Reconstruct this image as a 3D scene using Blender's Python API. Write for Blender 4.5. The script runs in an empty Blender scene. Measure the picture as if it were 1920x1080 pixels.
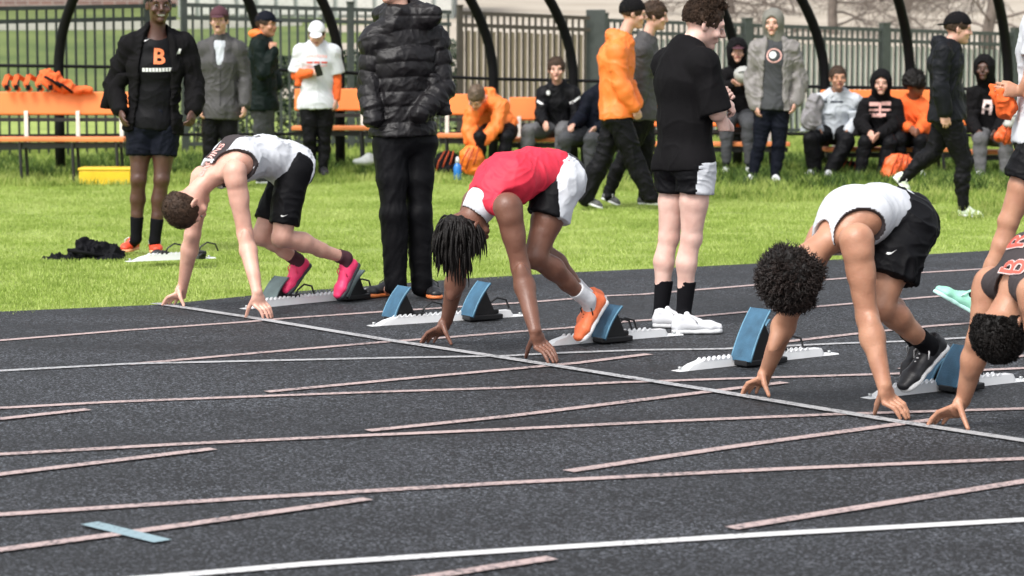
import bpy, bmesh, math, random
import numpy as np
from mathutils import Vector, Matrix
from mathutils.bvhtree import BVHTree
random.seed(7); RNG = np.random.default_rng(11)
SC = bpy.context.scene

# ------------------------------------------------------------------ camera
CAMH, FPX, HOR = 1.62, 4800.0, 62.0            # height, focal length in photo pixels, horizon row
PITCH = math.atan((540.0 - HOR) / FPX)
cam_d = bpy.data.cameras.new('camera'); cam = bpy.data.objects.new('camera', cam_d)
SC.collection.objects.link(cam); SC.camera = cam
cam.location = (0, 0, CAMH); cam.rotation_euler = (math.pi / 2 - PITCH, 0, 0)
cam_d.sensor_width = 36; cam_d.lens = FPX / 1920 * 36; cam_d.clip_start = 0.1; cam_d.clip_end = 2000
cam_d.dof.use_dof = True; cam_d.dof.focus_distance = 13.0; cam_d.dof.aperture_fstop = 4.5

# ------------------------------------------------------------------ sky, sun, exposure
W = bpy.data.worlds.new('World'); SC.world = W; W.use_nodes = True
nt = W.node_tree; nt.nodes.clear()
sky = nt.nodes.new('ShaderNodeTexSky'); sky.sky_type = 'NISHITA'; sky.sun_disc = False
sky.sun_elevation = math.radians(52); sky.sun_rotation = math.radians(215)
sky.air_density = 1.0; sky.dust_density = 4.0; sky.ozone_density = 0.6
hs = nt.nodes.new('ShaderNodeHueSaturation'); hs.inputs['Saturation'].default_value = 0.25
bg = nt.nodes.new('ShaderNodeBackground'); bg.inputs['Strength'].default_value = 0.15
wo = nt.nodes.new('ShaderNodeOutputWorld')
nt.links.new(sky.outputs[0], hs.inputs['Color']); nt.links.new(hs.outputs[0], bg.inputs['Color']); nt.links.new(bg.outputs[0], wo.inputs[0])
sun_d = bpy.data.lights.new('sun', 'SUN'); sun_d.energy = 1.2; sun_d.angle = math.radians(16); sun_d.color = (1.0, 0.97, 0.92)
sun = bpy.data.objects.new('sun', sun_d); SC.collection.objects.link(sun)
_el, _az = math.radians(52), math.radians(215)
_sd = Vector((math.sin(_az) * math.cos(_el), math.cos(_az) * math.cos(_el), math.sin(_el)))
sun.rotation_euler = _sd.to_track_quat('Z', 'Y').to_euler()
SC.view_settings.view_transform = 'Standard'; SC.view_settings.look = 'None'
SC.view_settings.exposure = 0.78; SC.view_settings.gamma = 1.0; SC.view_settings.use_curve_mapping = False

# ------------------------------------------------------------------ measuring: photo row/column -> place
cP, sP = math.cos(PITCH), math.sin(PITCH)
def ray(px, py):
    v = np.array([0, cP, -sP]) * FPX + np.array([1, 0, 0]) * (px - 960) + np.array([0, sP, cP]) * (540 - py)
    return v
CAMP = np.array([0, 0, CAMH])
def P(px, py, Y):
    r = ray(px, py); return CAMP + r * (Y / r[1])
def G(px, py, z=0.0):
    r = ray(px, py); return CAMP + r * ((z - CAMH) / r[2])
def A(*v): return np.array(v, float)
def nrm(v): v = np.asarray(v, float); return v / (np.linalg.norm(v) + 1e-12)
def lerp(a, b, t): return a + (b - a) * t
UPV = A(0, 0, 1)

# ------------------------------------------------------------------ objects
COL = SC.collection
def wloc(o):
    v = Vector((0, 0, 0))
    while o is not None: v = v + o.location; o = o.parent
    return v
def link(name, data, parent=None, mats=(), **props):
    o = bpy.data.objects.new(name, data); COL.objects.link(o)
    if parent is not None:
        o.parent = parent; o.location = -wloc(parent)
    for m in mats: data.materials.append(m)
    for k, v in props.items(): o[k] = v
    return o
def empty(name, loc, label=None, category=None, group=None):
    o = bpy.data.objects.new(name, None); COL.objects.link(o); o.location = tuple(float(c) for c in loc); o.empty_display_size = .1
    if label: o['label'] = label
    if category: o['category'] = category
    if group: o['group'] = group
    return o
def mesh_from(name, V, Fs, smooth=True, midx=None):
    me = bpy.data.meshes.new(name)
    V = np.asarray(V, np.float32); 
    if isinstance(Fs, np.ndarray):
        n, k = Fs.shape
        me.vertices.add(len(V)); me.vertices.foreach_set('co', V.ravel())
        me.loops.add(n * k); me.loops.foreach_set('vertex_index', Fs.ravel().astype(np.int32))
        me.polygons.add(n); me.polygons.foreach_set('loop_start', np.arange(n, dtype=np.int32) * k)
    else:
        me.from_pydata([tuple(map(float, v)) for v in V], [], [tuple(int(i) for i in f) for f in Fs])
    me.update(calc_edges=True)
    if smooth: me.polygons.foreach_set('use_smooth', np.ones(len(me.polygons), bool))
    if midx is not None: me.polygons.foreach_set('material_index', np.asarray(midx, np.int32))
    me.update()
    return me
class MB:
    """collects boxes, tubes and sheets into one mesh"""
    def __init__(s): s.V = []; s.F = []
    def add(s, V, F):
        b = len(s.V); s.V += [tuple(map(float, v)) for v in V]; s.F += [tuple(b + i for i in f) for f in F]
    def box(s, c, size, ax=None, bev=0.0):
        c = A(*c); ax = np.eye(3) if ax is None else np.array([nrm(a) for a in ax]); hx = A(*size) / 2
        if bev <= 0:
            vs = [c + ax.T @ (hx * A(i, j, k)) for i in (-1, 1) for j in (-1, 1) for k in (-1, 1)]
            s.add(vs, [(0, 1, 3, 2), (4, 6, 7, 5), (0, 4, 5, 1), (2, 3, 7, 6), (0, 2, 6, 4), (1, 5, 7, 3)]); return
        bm = bmesh.new(); bmesh.ops.create_cube(bm, size=1)
        for v in bm.verts: v.co = Vector(hx * 2 * np.array(v.co))
        bmesh.ops.bevel(bm, geom=bm.edges[:], offset=bev, segments=2, affect='EDGES', profile=.5)
        bm.verts.index_update()
        s.add([c + ax.T @ np.array(v.co) for v in bm.verts], [[v.index for v in f.verts] for f in bm.faces]); bm.free()
    def tube(s, pts, r, n=8, cap=True):
        pts = [np.asarray(p, float) for p in pts]; rs = r if hasattr(r, '__len__') else [r] * len(pts)
        base = len(s.V); prev = None
        for i, p in enumerate(pts):
            d = nrm((pts[min(i + 1, len(pts) - 1)] - pts[max(i - 1, 0)]))
            if prev is None:
                u = nrm(np.cross(d, A(0, 0, 1) if abs(d[2]) < .9 else A(1, 0, 0)))
            else: u = nrm(prev - d * np.dot(prev, d))
            prev = u; w = np.cross(d, u)
            for k in range(n):
                a = 2 * math.pi * k / n; s.V.append(tuple(p + rs[i] * (math.cos(a) * u + math.sin(a) * w)))
        for i in range(len(pts) - 1):
            for k in range(n):
                a, b = base + i * n + k, base + i * n + (k + 1) % n; s.F.append((a, b, b + n, a + n))
        if cap: s.F.append(tuple(base + k for k in range(n))[::-1]); s.F.append(tuple(base + (len(pts) - 1) * n + k for k in range(n)))
    def mesh(s, name, smooth=False): return mesh_from(name, s.V, s.F, smooth)
    def build(s, name, mat, parent=None, smooth=False, **props):
        me = s.mesh(name, smooth); o = link(name, me, parent, [mat], **props)
        return o

# ------------------------------------------------------------------ materials
MATS = {}
def mat(name, color, rough=.8, var=.12, vscale=12, bump=0.0, bscale=200, metal=0.0, sheen=0.0, spec=.5, sss=0.0, color2=None, coat=0.0, voronoi=False):
    if name in MATS: return MATS[name]
    m = bpy.data.materials.new(name); m.use_nodes = True; nt = m.node_tree; bs = nt.nodes['Principled BSDF']
    tc = nt.nodes.new('ShaderNodeTexCoord'); nz = nt.nodes.new('ShaderNodeTexNoise'); nz.inputs['Scale'].default_value = vscale; nz.inputs['Detail'].default_value = 6
    nt.links.new(tc.outputs['Object'], nz.inputs['Vector'])
    rp = nt.nodes.new('ShaderNodeValToRGB'); rp.color_ramp.elements[0].position = .3; rp.color_ramp.elements[1].position = .7
    c2 = color2 if color2 else [min(1, c * (1 + var)) for c in color]; c1 = color if color2 else [c * (1 - var) for c in color]
    rp.color_ramp.elements[0].color = (*c1, 1); rp.color_ramp.elements[1].color = (*c2, 1)
    nt.links.new(nz.outputs[0], rp.inputs[0]); nt.links.new(rp.outputs[0], bs.inputs['Base Color'])
    bs.inputs['Roughness'].default_value = rough; bs.inputs['Metallic'].default_value = metal
    bs.inputs['Specular IOR Level'].default_value = spec
    if sheen: bs.inputs['Sheen Weight'].default_value = sheen
    if coat: bs.inputs['Coat Weight'].default_value = coat
    if sss:
        bs.inputs['Subsurface Weight'].default_value = sss; bs.inputs['Subsurface Radius'].default_value = (1, .35, .2); bs.inputs['Subsurface Scale'].default_value = .008
    if bump:
        n2 = nt.nodes.new('ShaderNodeTexVoronoi' if voronoi else 'ShaderNodeTexNoise'); n2.inputs['Scale'].default_value = bscale
        nt.links.new(tc.outputs['Object'], n2.inputs['Vector'])
        bp = nt.nodes.new('ShaderNodeBump'); bp.inputs['Strength'].default_value = bump; bp.inputs['Distance'].default_value = .004
        nt.links.new(n2.outputs[0], bp.inputs['Height']); nt.links.new(bp.outputs[0], bs.inputs['Normal'])
    MATS[name] = m; return m
def skin(name, c, var=.14):
    c1 = [c[0] * .86, c[1] * .80, c[2] * .80]; c2 = [min(1, c[0] * 1.10), c[1] * 1.12, c[2] * 1.14]
    return mat(name, c1, rough=.44, vscale=11, color2=c2, bump=.35, bscale=120, sss=.10, spec=.5)
def cloth(name, c, rough=.85, var=.12, bump=.3, bscale=60, sheen=0.0, **k):
    if max(c) < .03: c = [v * .45 for v in c]; k.setdefault('spec', .12)
    return mat(name, c, rough=rough, var=var, vscale=7, bump=bump, bscale=bscale, sheen=sheen, **k)

# ------------------------------------------------------------------ noise
def _hash(ix, iy, iz, seed):
    h = (ix * 374761393 + iy * 668265263 + iz * 2147483647 + seed * 144665) & 0xFFFFFFFF
    h = ((h ^ (h >> 13)) * 1274126177) & 0xFFFFFFFF
    return ((h ^ (h >> 16)) & 0xFFFF).astype(np.float32) / 65535.0
def vnoise(p, seed=0):
    p = np.asarray(p, np.float64); i = np.floor(p).astype(np.int64); f = (p - i); f = f * f * (3 - 2 * f)
    out = 0
    for a in (0, 1):
        wa = f[:, 0] if a else 1 - f[:, 0]
        for b in (0, 1):
            wb = f[:, 1] if b else 1 - f[:, 1]
            for c in (0, 1):
                wc = f[:, 2] if c else 1 - f[:, 2]
                out = out + wa * wb * wc * _hash(i[:, 0] + a, i[:, 1] + b, i[:, 2] + c, seed)
    return out

# ------------------------------------------------------------------ implicit surfaces (smooth unions meshed by surface nets)
class Field:
    def __init__(s, pts, pad, h):
        pts = np.array(pts); s.lo = pts.min(0) - pad; s.hi = pts.max(0) + pad; s.h = h
        s.n = np.ceil((s.hi - s.lo) / h).astype(int) + 1
        s.ax = [s.lo[i] + np.arange(s.n[i]) * h for i in range(3)]
        s.f = np.full(tuple(s.n), .06, np.float32)
    def _win(s, lo, hi):
        sl = []; X = []
        for i in range(3):
            a = max(0, int((lo[i] - s.lo[i]) / s.h)); b = min(s.n[i], int((hi[i] - s.lo[i]) / s.h) + 2)
            if b <= a: return None, None
            sl.append(slice(a, b)); sh = [1, 1, 1]; sh[i] = -1; X.append(s.ax[i][a:b].astype(np.float32).reshape(sh))
        return tuple(sl), X
    def _put(s, sl, d, k, op):
        g = s.f[sl]
        if op == 'add':
            h = np.maximum(k - np.abs(g - d), 0) / k; s.f[sl] = np.minimum(g, d) - h * h * (k * .25)
        elif op == 'sub':
            d = -d; h = np.maximum(k - np.abs(g - d), 0) / k; s.f[sl] = np.maximum(g, d) + h * h * (k * .25)
    def seg(s, a, b, wa, wb, da=None, db=None, lat=None, k=.02, op='add', clips=()):
        a = np.asarray(a, np.float32); b = np.asarray(b, np.float32)
        R = max(wa, wb, da or 0, db or 0) + k + .02
        sl, X = s._win(np.minimum(a, b) - R, np.maximum(a, b) + R)
        if sl is None: return
        ab = b - a; L2 = float(ab @ ab) + 1e-9; L = math.sqrt(L2)
        px, py, pz = X[0] - a[0], X[1] - a[1], X[2] - a[2]
        t = np.clip((px * ab[0] + py * ab[1] + pz * ab[2]) / L2, 0, 1)
        qx, qy, qz = px - t * ab[0], py - t * ab[1], pz - t * ab[2]
        if da is None:
            d = np.sqrt(qx * qx + qy * qy + qz * qz) - (wa + (wb - wa) * t)
        else:
            u = ab / L; l = np.asarray(lat, np.float32); l = l - u * float(l @ u); l = l / (np.linalg.norm(l) + 1e-9); dd = np.cross(u, l)
            w = wa + (wb - wa) * t; dp = da + ((db if db is not None else da) - da) * t
            ql = qx * l[0] + qy * l[1] + qz * l[2]; qd = qx * dd[0] + qy * dd[1] + qz * dd[2]; qu = qx * u[0] + qy * u[1] + qz * u[2]
            m = np.minimum(w, dp); kk = np.sqrt((ql / w) ** 2 + (qd / dp) ** 2 + (qu / m) ** 2) + 1e-6
            r = np.sqrt(ql * ql + qd * qd + qu * qu); d = np.where(kk < .3, -m * .7, r * (1 - 1 / kk))
        for (p0, n) in clips:
            n = nrm(n); d = np.maximum(d, (X[0] - p0[0]) * n[0] + (X[1] - p0[1]) * n[1] + (X[2] - p0[2]) * n[2])
        s._put(sl, d.astype(np.float32), k, op)
    def ell(s, c, ax, rad, k=.02, op='add', clips=()):
        c = np.asarray(c, np.float32); R = max(rad) + k + .02
        sl, X = s._win(c - R, c + R)
        if sl is None: return
        p = [X[i] - c[i] for i in range(3)]; kk = 0; rr = 0
        for a, r in zip(ax, rad):
            a = nrm(a); q = p[0] * a[0] + p[1] * a[1] + p[2] * a[2]; kk = kk + (q / r) ** 2; rr = rr + q * q
        kk = np.sqrt(kk) + 1e-6; d = np.where(kk < .3, -min(rad) * .7, np.sqrt(rr) * (1 - 1 / kk))
        for (p0, n) in clips:
            n = nrm(n); d = np.maximum(d, (X[0] - p0[0]) * n[0] + (X[1] - p0[1]) * n[1] + (X[2] - p0[2]) * n[2])
        s._put(sl, d.astype(np.float32), k, op)
    def cut(s, p0, n):
        n = nrm(n); X = [s.ax[i].astype(np.float32).reshape([-1 if j == i else 1 for j in range(3)]) for i in range(3)]
        s.f = np.maximum(s.f, (X[0] - p0[0]) * n[0] + (X[1] - p0[1]) * n[1] + (X[2] - p0[2]) * n[2]).astype(np.float32)
    def mesh(s):
        f = s.f; f[0] = f[-1] = .05; f[:, 0] = f[:, -1] = .05; f[:, :, 0] = f[:, :, -1] = .05
        ins = f < 0
        c = np.zeros(tuple(np.array(f.shape) - 1), np.uint8)
        for i in (0, 1):
            for j in (0, 1):
                for k in (0, 1):
                    c += ins[i:i + c.shape[0], j:j + c.shape[1], k:k + c.shape[2]]
        act = (c > 0) & (c < 8); I = np.argwhere(act); idx = np.full(c.shape, -1, np.int32); idx[tuple(I.T)] = np.arange(len(I))
        acc = np.zeros((len(I), 3), np.float64); cnt = np.zeros(len(I))
        corners = [(i, j, k) for i in (0, 1) for j in (0, 1) for k in (0, 1)]
        vals = {cc: f[I[:, 0] + cc[0], I[:, 1] + cc[1], I[:, 2] + cc[2]].astype(np.float64) for cc in corners}
        for a in corners:
            for ax in range(3):
                if a[ax]: continue
                b = list(a); b[ax] = 1; b = tuple(b); va, vb = vals[a], vals[b]; m = (va < 0) != (vb < 0)
                t = va[m] / (va[m] - vb[m]); pt = np.tile(np.array(a, float), (m.sum(), 1)); pt[:, ax] += t
                acc[m] += pt; cnt[m] += 1
        V = s.lo + (I + acc / cnt[:, None]) * s.h
        Fs = []
        for ax in range(3):
            sa = [slice(None)] * 3; sb = [slice(None)] * 3; sa[ax] = slice(0, -1); sb[ax] = slice(1, None)
            ia, ib = ins[tuple(sa)], ins[tuple(sb)]
            E = np.argwhere(ia != ib); o1, o2 = (ax + 1) % 3, (ax + 2) % 3
            E = E[(E[:, o1] > 0) & (E[:, o2] > 0)]
            fl = ia[tuple(E.T)]
            def g(d1, d2):
                q = E.copy(); q[:, o1] -= d1; q[:, o2] -= d2; return idx[tuple(q.T)]
            q = np.stack([g(1, 1), g(0, 1), g(0, 0), g(1, 0)], 1)
            q[~fl] = q[~fl][:, ::-1]
            Fs.append(q)
        Fq = np.concatenate(Fs); Fq = Fq[(Fq >= 0).all(1)]
        return V, Fq
def vnormals(V, Fq):
    n = np.cross(V[Fq[:, 2]] - V[Fq[:, 0]], V[Fq[:, 3]] - V[Fq[:, 1]]); N = np.zeros_like(V)
    for i in range(4): np.add.at(N, Fq[:, i], n)
    return N / (np.linalg.norm(N, axis=1, keepdims=True) + 1e-12)
def smooth_mesh(V, Fq, it=1, lam=.5):
    for _ in range(it):
        S = np.zeros_like(V); c = np.zeros(len(V))
        for i in range(4):
            a, b = Fq[:, i], Fq[:, (i + 1) % 4]; np.add.at(S, a, V[b]); np.add.at(c, a, 1); np.add.at(S, b, V[a]); np.add.at(c, b, 1)
        V = V + lam * (S / np.maximum(c, 1)[:, None] - V)
    return V
def folds(V, N, amp, f=9.0, st=(1, 1, .55), seed=0):
    q = V * np.array(st) * f; w = vnoise(q * .5 + 31, seed + 5) * 2.2
    q1 = q + np.stack([w, w * .7, -w], 1)
    r = 1 - np.abs(vnoise(q1, seed) * 2 - 1); r2 = 1 - np.abs(vnoise(q1 * 2.3 + 7, seed + 1) * 2 - 1)
    r3 = 1 - np.abs(vnoise(np.stack([q1[:, 0] * .8 + q1[:, 2] * 1.6, q1[:, 1] * 1.1, q1[:, 2] * 2.6 - q1[:, 0]], 1) + 3, seed + 9) * 2 - 1)
    return V + N * (amp * 1.15 * ((r ** 3 - .35) + .5 * (r2 ** 2 - .45) + .6 * (r3 ** 5 - .2)))[:, None]
def emit(name, F, mats, parent, disp=None, midx=None, sm=1, **props):
    V, Fq = F.mesh()
    if len(V) == 0: return None
    if sm: V = smooth_mesh(V, Fq, sm, .5)
    if disp is not None: V = disp(V, vnormals(V, Fq))
    mi = None
    if midx is not None: mi = midx(V[Fq].mean(1))
    me = mesh_from(name, V, Fq, True, mi)
    return link(name, me, parent, mats if isinstance(mats, (list, tuple)) else [mats], **props)

# ------------------------------------------------------------------ flat print laid on a surface
def bvh_of(objs):
    V = []; Fs = []
    for o in objs:
        me = o.data; b = len(V); off = wloc(o)
        V += [v.co + off for v in me.vertices]; Fs += [[b + i for i in p.vertices] for p in me.polygons]
    return BVHTree.FromPolygons(V, Fs)
def surf(bvh, px, py, w=None):
    r = Vector(ray(px, py)).normalized(); h = bvh.ray_cast(Vector(CAMP), r)
    return (np.array(h[0]), np.array(h[1])) if h[0] is not None else (None, None)
def decal(name, bm, bvh, px, py, right, up, m, parent, off=.004, size=1.0):
    c, n = surf(bvh, px, py)
    if c is None: bm.free(); return None
    right = nrm(np.asarray(right) - n * np.dot(right, n)); up = nrm(np.cross(n, right))
    bmesh.ops.triangulate(bm, faces=bm.faces[:])
    for _ in range(2): bmesh.ops.subdivide_edges(bm, edges=[e for e in bm.edges if e.calc_length() * size > .012], cuts=1, use_grid_fill=False); bmesh.ops.triangulate(bm, faces=bm.faces[:])
    for v in bm.verts:
        q = c + right * v.co.x * size + up * v.co.y * size
        h = bvh.ray_cast(Vector(q + n * .15), Vector(-n))
        v.co = (h[0] + Vector(n) * off) if h[0] is not None and (h[0] - Vector(q)).length < .08 else Vector(q + n * off)
    me = bpy.data.meshes.new(name); bm.to_mesh(me); bm.free()
    return link(name, me, parent, [m])
def text_bm(txt, size=1.0, bold=0.0):
    cu = bpy.data.curves.new('t', 'FONT'); cu.body = txt; cu.align_x = 'CENTER'; cu.align_y = 'CENTER'; cu.size = size; cu.offset = bold; cu.resolution_u = 3
    o = bpy.data.objects.new('t', cu); COL.objects.link(o)
    me = bpy.data.meshes.new_from_object(o.evaluated_get(bpy.context.evaluated_depsgraph_get()))
    bpy.data.objects.remove(o); bm = bmesh.new(); bm.from_mesh(me); bpy.data.meshes.remove(me); return bm
def poly_bm(polys):
    bm = bmesh.new()
    for pl in polys: bm.faces.new([bm.verts.new((x, y, 0)) for x, y in pl])
    return bm
SWOOSH = [[(-.5, .02), (-.35, -.12), (-.1, -.1), (.5, .2), (0, .03), (-.25, .0), (-.38, .14)]]
def rect(x, y, w, h): return [(x - w / 2, y - h / 2), (x + w / 2, y - h / 2), (x + w / 2, y + h / 2), (x - w / 2, y + h / 2)]
def bars(n, w, h, gap=.25, y=0):
    return [rect((i - (n - 1) / 2) * w / n, y, w / n * (1 - gap), h) for i in range(n)]
# ================================================================== THE SETTING
def sheet(name, pts, z, m, kind='structure', parent=None, **pr):
    me = mesh_from(name, [(p[0], p[1], z) for p in pts], [list(range(len(pts)))], False)
    return link(name, me, parent, [m], **({'kind': kind} if kind else {}), **pr)
# track material: black rubber granules, paler where it has dried
def track_mat():
    m = bpy.data.materials.new('track_rubber'); m.use_nodes = True; nt = m.node_tree; b = nt.nodes['Principled BSDF']; N = nt.nodes.new; L = nt.links.new
    tc = N('ShaderNodeTexCoord')
    big = N('ShaderNodeTexNoise'); big.inputs['Scale'].default_value = .8; big.inputs['Detail'].default_value = 7; big.inputs['Roughness'].default_value = .6
    mp = N('ShaderNodeMapping'); mp.inputs['Scale'].default_value = (.5, 1.6, 1); mp.inputs['Rotation'].default_value = (0, 0, math.radians(-12))
    L(tc.outputs['Object'], mp.inputs[0]); L(mp.outputs[0], big.inputs['Vector'])
    fine = N('ShaderNodeTexNoise'); fine.inputs['Scale'].default_value = 95; fine.inputs['Detail'].default_value = 3; fine.inputs['Roughness'].default_value = .8
    L(tc.outputs['Object'], fine.inputs['Vector'])
    mid = N('ShaderNodeTexNoise'); mid.inputs['Scale'].default_value = 28; mid.inputs['Detail'].default_value = 4; L(tc.outputs['Object'], mid.inputs['Vector'])
    r0 = N('ShaderNodeMapRange'); r0.inputs[1].default_value = .3; r0.inputs[2].default_value = .7; r0.inputs[3].default_value = .38; r0.inputs[4].default_value = 1.45; L(big.outputs[0], r0.inputs[0])
    r1 = N('ShaderNodeValToRGB'); e = r1.color_ramp.elements; e[0].position = .38; e[0].color = (.008, .008, .008, 1); e[1].position = .66; e[1].color = (.041, .044, .049, 1)
    e2 = e.new(.51); e2.color = (.0165, .0180, .0200, 1); L(fine.outputs[0], r1.inputs[0])
    vo = N('ShaderNodeTexVoronoi'); vo.inputs['Scale'].default_value = 120; L(tc.outputs['Object'], vo.inputs['Vector']); sp = N('ShaderNodeSeparateColor'); L(vo.outputs['Color'], sp.inputs[0])
    rv = N('ShaderNodeValToRGB'); q = rv.color_ramp.elements; q[0].position = .60; q[0].color = (.55, .55, .55, 1); q[1].position = .98; q[1].color = (6.0, 6.0, 6.3, 1); L(sp.outputs[0], rv.inputs[0])
    r2 = N('ShaderNodeMapRange'); r2.inputs[1].default_value = .3; r2.inputs[2].default_value = .7; r2.inputs[3].default_value = .8; r2.inputs[4].default_value = 1.2; L(mid.outputs[0], r2.inputs[0])
    mu = N('ShaderNodeMath'); mu.operation = 'MULTIPLY'; L(r0.outputs[0], mu.inputs[0]); L(r2.outputs[0], mu.inputs[1])
    vx = N('ShaderNodeVectorMath'); vx.operation = 'MULTIPLY'; L(r1.outputs[0], vx.inputs[0]); L(rv.outputs[0], vx.inputs[1])
    vm = N('ShaderNodeVectorMath'); vm.operation = 'SCALE'; L(vx.outputs[0], vm.inputs[0]); L(mu.outputs[0], vm.inputs['Scale'])
    L(vm.outputs[0], b.inputs['Base Color'])
    rr = N('ShaderNodeMapRange'); rr.inputs[1].default_value = .3; rr.inputs[2].default_value = .7; rr.inputs[3].default_value = .62; rr.inputs[4].default_value = .85; L(big.outputs[0], rr.inputs[0]); L(rr.outputs[0], b.inputs['Roughness'])
    bp = N('ShaderNodeBump'); bp.inputs['Strength'].default_value = .35; bp.inputs['Distance'].default_value = .004; L(fine.outputs[0], bp.inputs['Height']); L(bp.outputs[0], b.inputs['Normal'])
    b.inputs['Specular IOR Level'].default_value = .35
    return m
def paint_mat(name, col, wear=.45):
    m = bpy.data.materials.new(name); m.use_nodes = True; nt = m.node_tree; b = nt.nodes['Principled BSDF']; N = nt.nodes.new; L = nt.links.new
    tc = N('ShaderNodeTexCoord'); f = N('ShaderNodeTexNoise'); f.inputs['Scale'].default_value = 50; f.inputs['Detail'].default_value = 4; f.inputs['Roughness'].default_value = .7
    g = N('ShaderNodeTexNoise'); g.inputs['Scale'].default_value = 2.2; g.inputs['Detail'].default_value = 4
    L(tc.outputs['Object'], f.inputs['Vector']); L(tc.outputs['Object'], g.inputs['Vector'])
    ad = N('ShaderNodeMath'); ad.operation = 'MULTIPLY_ADD'; L(g.outputs[0], ad.inputs[0]); ad.inputs[1].default_value = .35; L(f.outputs[0], ad.inputs[2])
    rp = N('ShaderNodeValToRGB'); e = rp.color_ramp.elements; e[0].position = wear; e[0].color = (.05, .05, .055, 1); e[1].position = wear + .2; e[1].color = (*col, 1)
    L(ad.outputs[0], rp.inputs[0]); L(rp.outputs[0], b.inputs['Base Color']); b.inputs['Roughness'].default_value = .8
    bp = N('ShaderNodeBump'); bp.inputs['Strength'].default_value = .6; bp.inputs['Distance'].default_value = .004; L(f.outputs[0], bp.inputs['Height']); L(bp.outputs[0], b.inputs['Normal'])
    return m
M_TRACK = track_mat(); M_WHITE = paint_mat('white_line_paint', (.62, .62, .62), .42); M_PINK = paint_mat('faded_pinkish_line_paint', (.45, .345, .33), .49)
M_START = paint_mat('start_line_paint', (.40, .40, .41), .49); M_TAPE = paint_mat('pale_blue_tape', (.24, .34, .38), .43)

edge_px = [(-500, 606), (0, 584), (300, 571), (520, 549), (860, 523), (1060, 511), (1300, 500), (1600, 485), (1850, 470), (2400, 438)]
EDGE = [G(*p) for p in edge_px]
# ground falls away gently from the track edge; one big sheet to the horizon
def ground_mat():
    m = mat('grassy_soil', (.20, .27, .05), rough=.95, color2=(.32, .40, .09), vscale=1.2, bump=.6, bscale=30)
    return m
gp = [(-400, -60), (400, -60), (400, 900), (-400, 900)]
sheet('ground', gp, -.03, ground_mat())
tr = [(-40, -15), (60, -15), (60, EDGE[-1][1] + 18)] + [(p[0], p[1]) for p in EDGE[::-1]] + [(-40, EDGE[0][1] - 9)]
track = sheet('running_track', tr, 0.0, M_TRACK)
# a low rubber lip along the grass
mb = MB()
for a, b in zip(EDGE[:-1], EDGE[1:]):
    mb.add([(a[0], a[1], 0), (b[0], b[1], 0), (b[0], b[1], -.05), (a[0], a[1], -.05)], [(0, 1, 2, 3)])
mb.build('track_edge', M_TRACK, None, kind='structure')
def line(px, w, m, name='lane_line'):
    pts = [G(*p, .004) for p in px]; L = []; R = []
    for i, p in enumerate(pts):
        d = nrm(pts[min(i + 1, len(pts) - 1)] - pts[max(i - 1, 0)]); s = A(-d[1], d[0], 0) * w / 2; L.append(p + s); R.append(p - s)
    n = len(pts); me = mesh_from(name, L + R, [(i, i + 1, n + i + 1, n + i) for i in range(n - 1)], False)
    line.z += .00018
    for v in me.vertices: v.co.z = line.z
    return link(name, me, track, [m])
line.z = .004
LW = .062
line([(-60, 641), (0, 638), (235, 619), (465, 603), (530, 597), (705, 585), (860, 575), (1010, 565), (1144, 554), (1200, 552), (1417, 534), (1710, 512), (1828, 505), (2000, 494)], LW, M_PINK)
line([(240, 683), (500, 660), (720, 641), (842, 632), (978, 621), (1070, 614), (1170, 603), (1306, 593), (1417, 583), (1526, 575), (1738, 557), (2000, 538)], LW, M_PINK)
line([(-60, 698), (0, 695), (240, 682), (500, 676), (720, 671), (950, 667), (1039, 662), (1200, 656), (1356, 654), (1568, 644), (1691, 640), (2000, 622)], LW, M_START)
line([(1385, 650), (1478, 640), (1610, 625), (1748, 611), (2000, 592)], LW, M_PINK)
line([(-60, 768), (0, 765), (200, 754), (430, 745), (700, 735), (950, 727), (1160, 717), (1370, 710), (1635, 702), (1780, 697), (2000, 686)], LW, M_PINK)
line([(1690, 692), (1780, 680), (1920, 667), (2000, 660)], LW, M_PINK)
line([(-60, 856), (0, 852), (350, 832), (650, 818), (950, 805), (1250, 790), (1560, 777), (1920, 766), (2000, 763)], LW, M_PINK)
line([(-60, 969), (0, 965), (450, 935), (960, 905), (1450, 880), (1920, 860), (2000, 857)], LW, M_PINK)
line([(100, 1097), (300, 1082), (575, 1058), (960, 1032), (1440, 1002), (1920, 975), (2000, 971)], .066, M_WHITE)
line([(500, 735), (730, 713), (960, 692), (1080, 681), (1217, 664)], LW, M_PINK, 'short_line')
line([(690, 808), (960, 780), (1325, 735), (1472, 717)], LW, M_PINK, 'short_line')
line([(1065, 884), (1380, 837), (1690, 795), (1760, 786)], LW, M_PINK, 'short_line')
line([(1370, 991), (1650, 946), (1920, 903), (2000, 891)], LW, M_PINK, 'short_line')
line([(-60, 792), (0, 786), (165, 768)], LW, M_PINK, 'short_line')
line([(-60, 901), (0, 890), (200, 866), (400, 842)], LW, M_PINK, 'short_line')
line([(-60, 1043), (0, 1032), (345, 985), (690, 936)], LW, M_PINK, 'short_line')
line([(700, 1098), (820, 1080), (1035, 1047)], LW, M_PINK, 'short_line')
line([(167, 982), (305, 1016)], .07, M_TAPE, 'blue_tape')
line([(290, 569), (465, 595), (720, 637), (950, 672), (1330, 732), (1690, 792), (1920, 827), (2050, 848)], .068, M_START, 'start_line')

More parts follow.
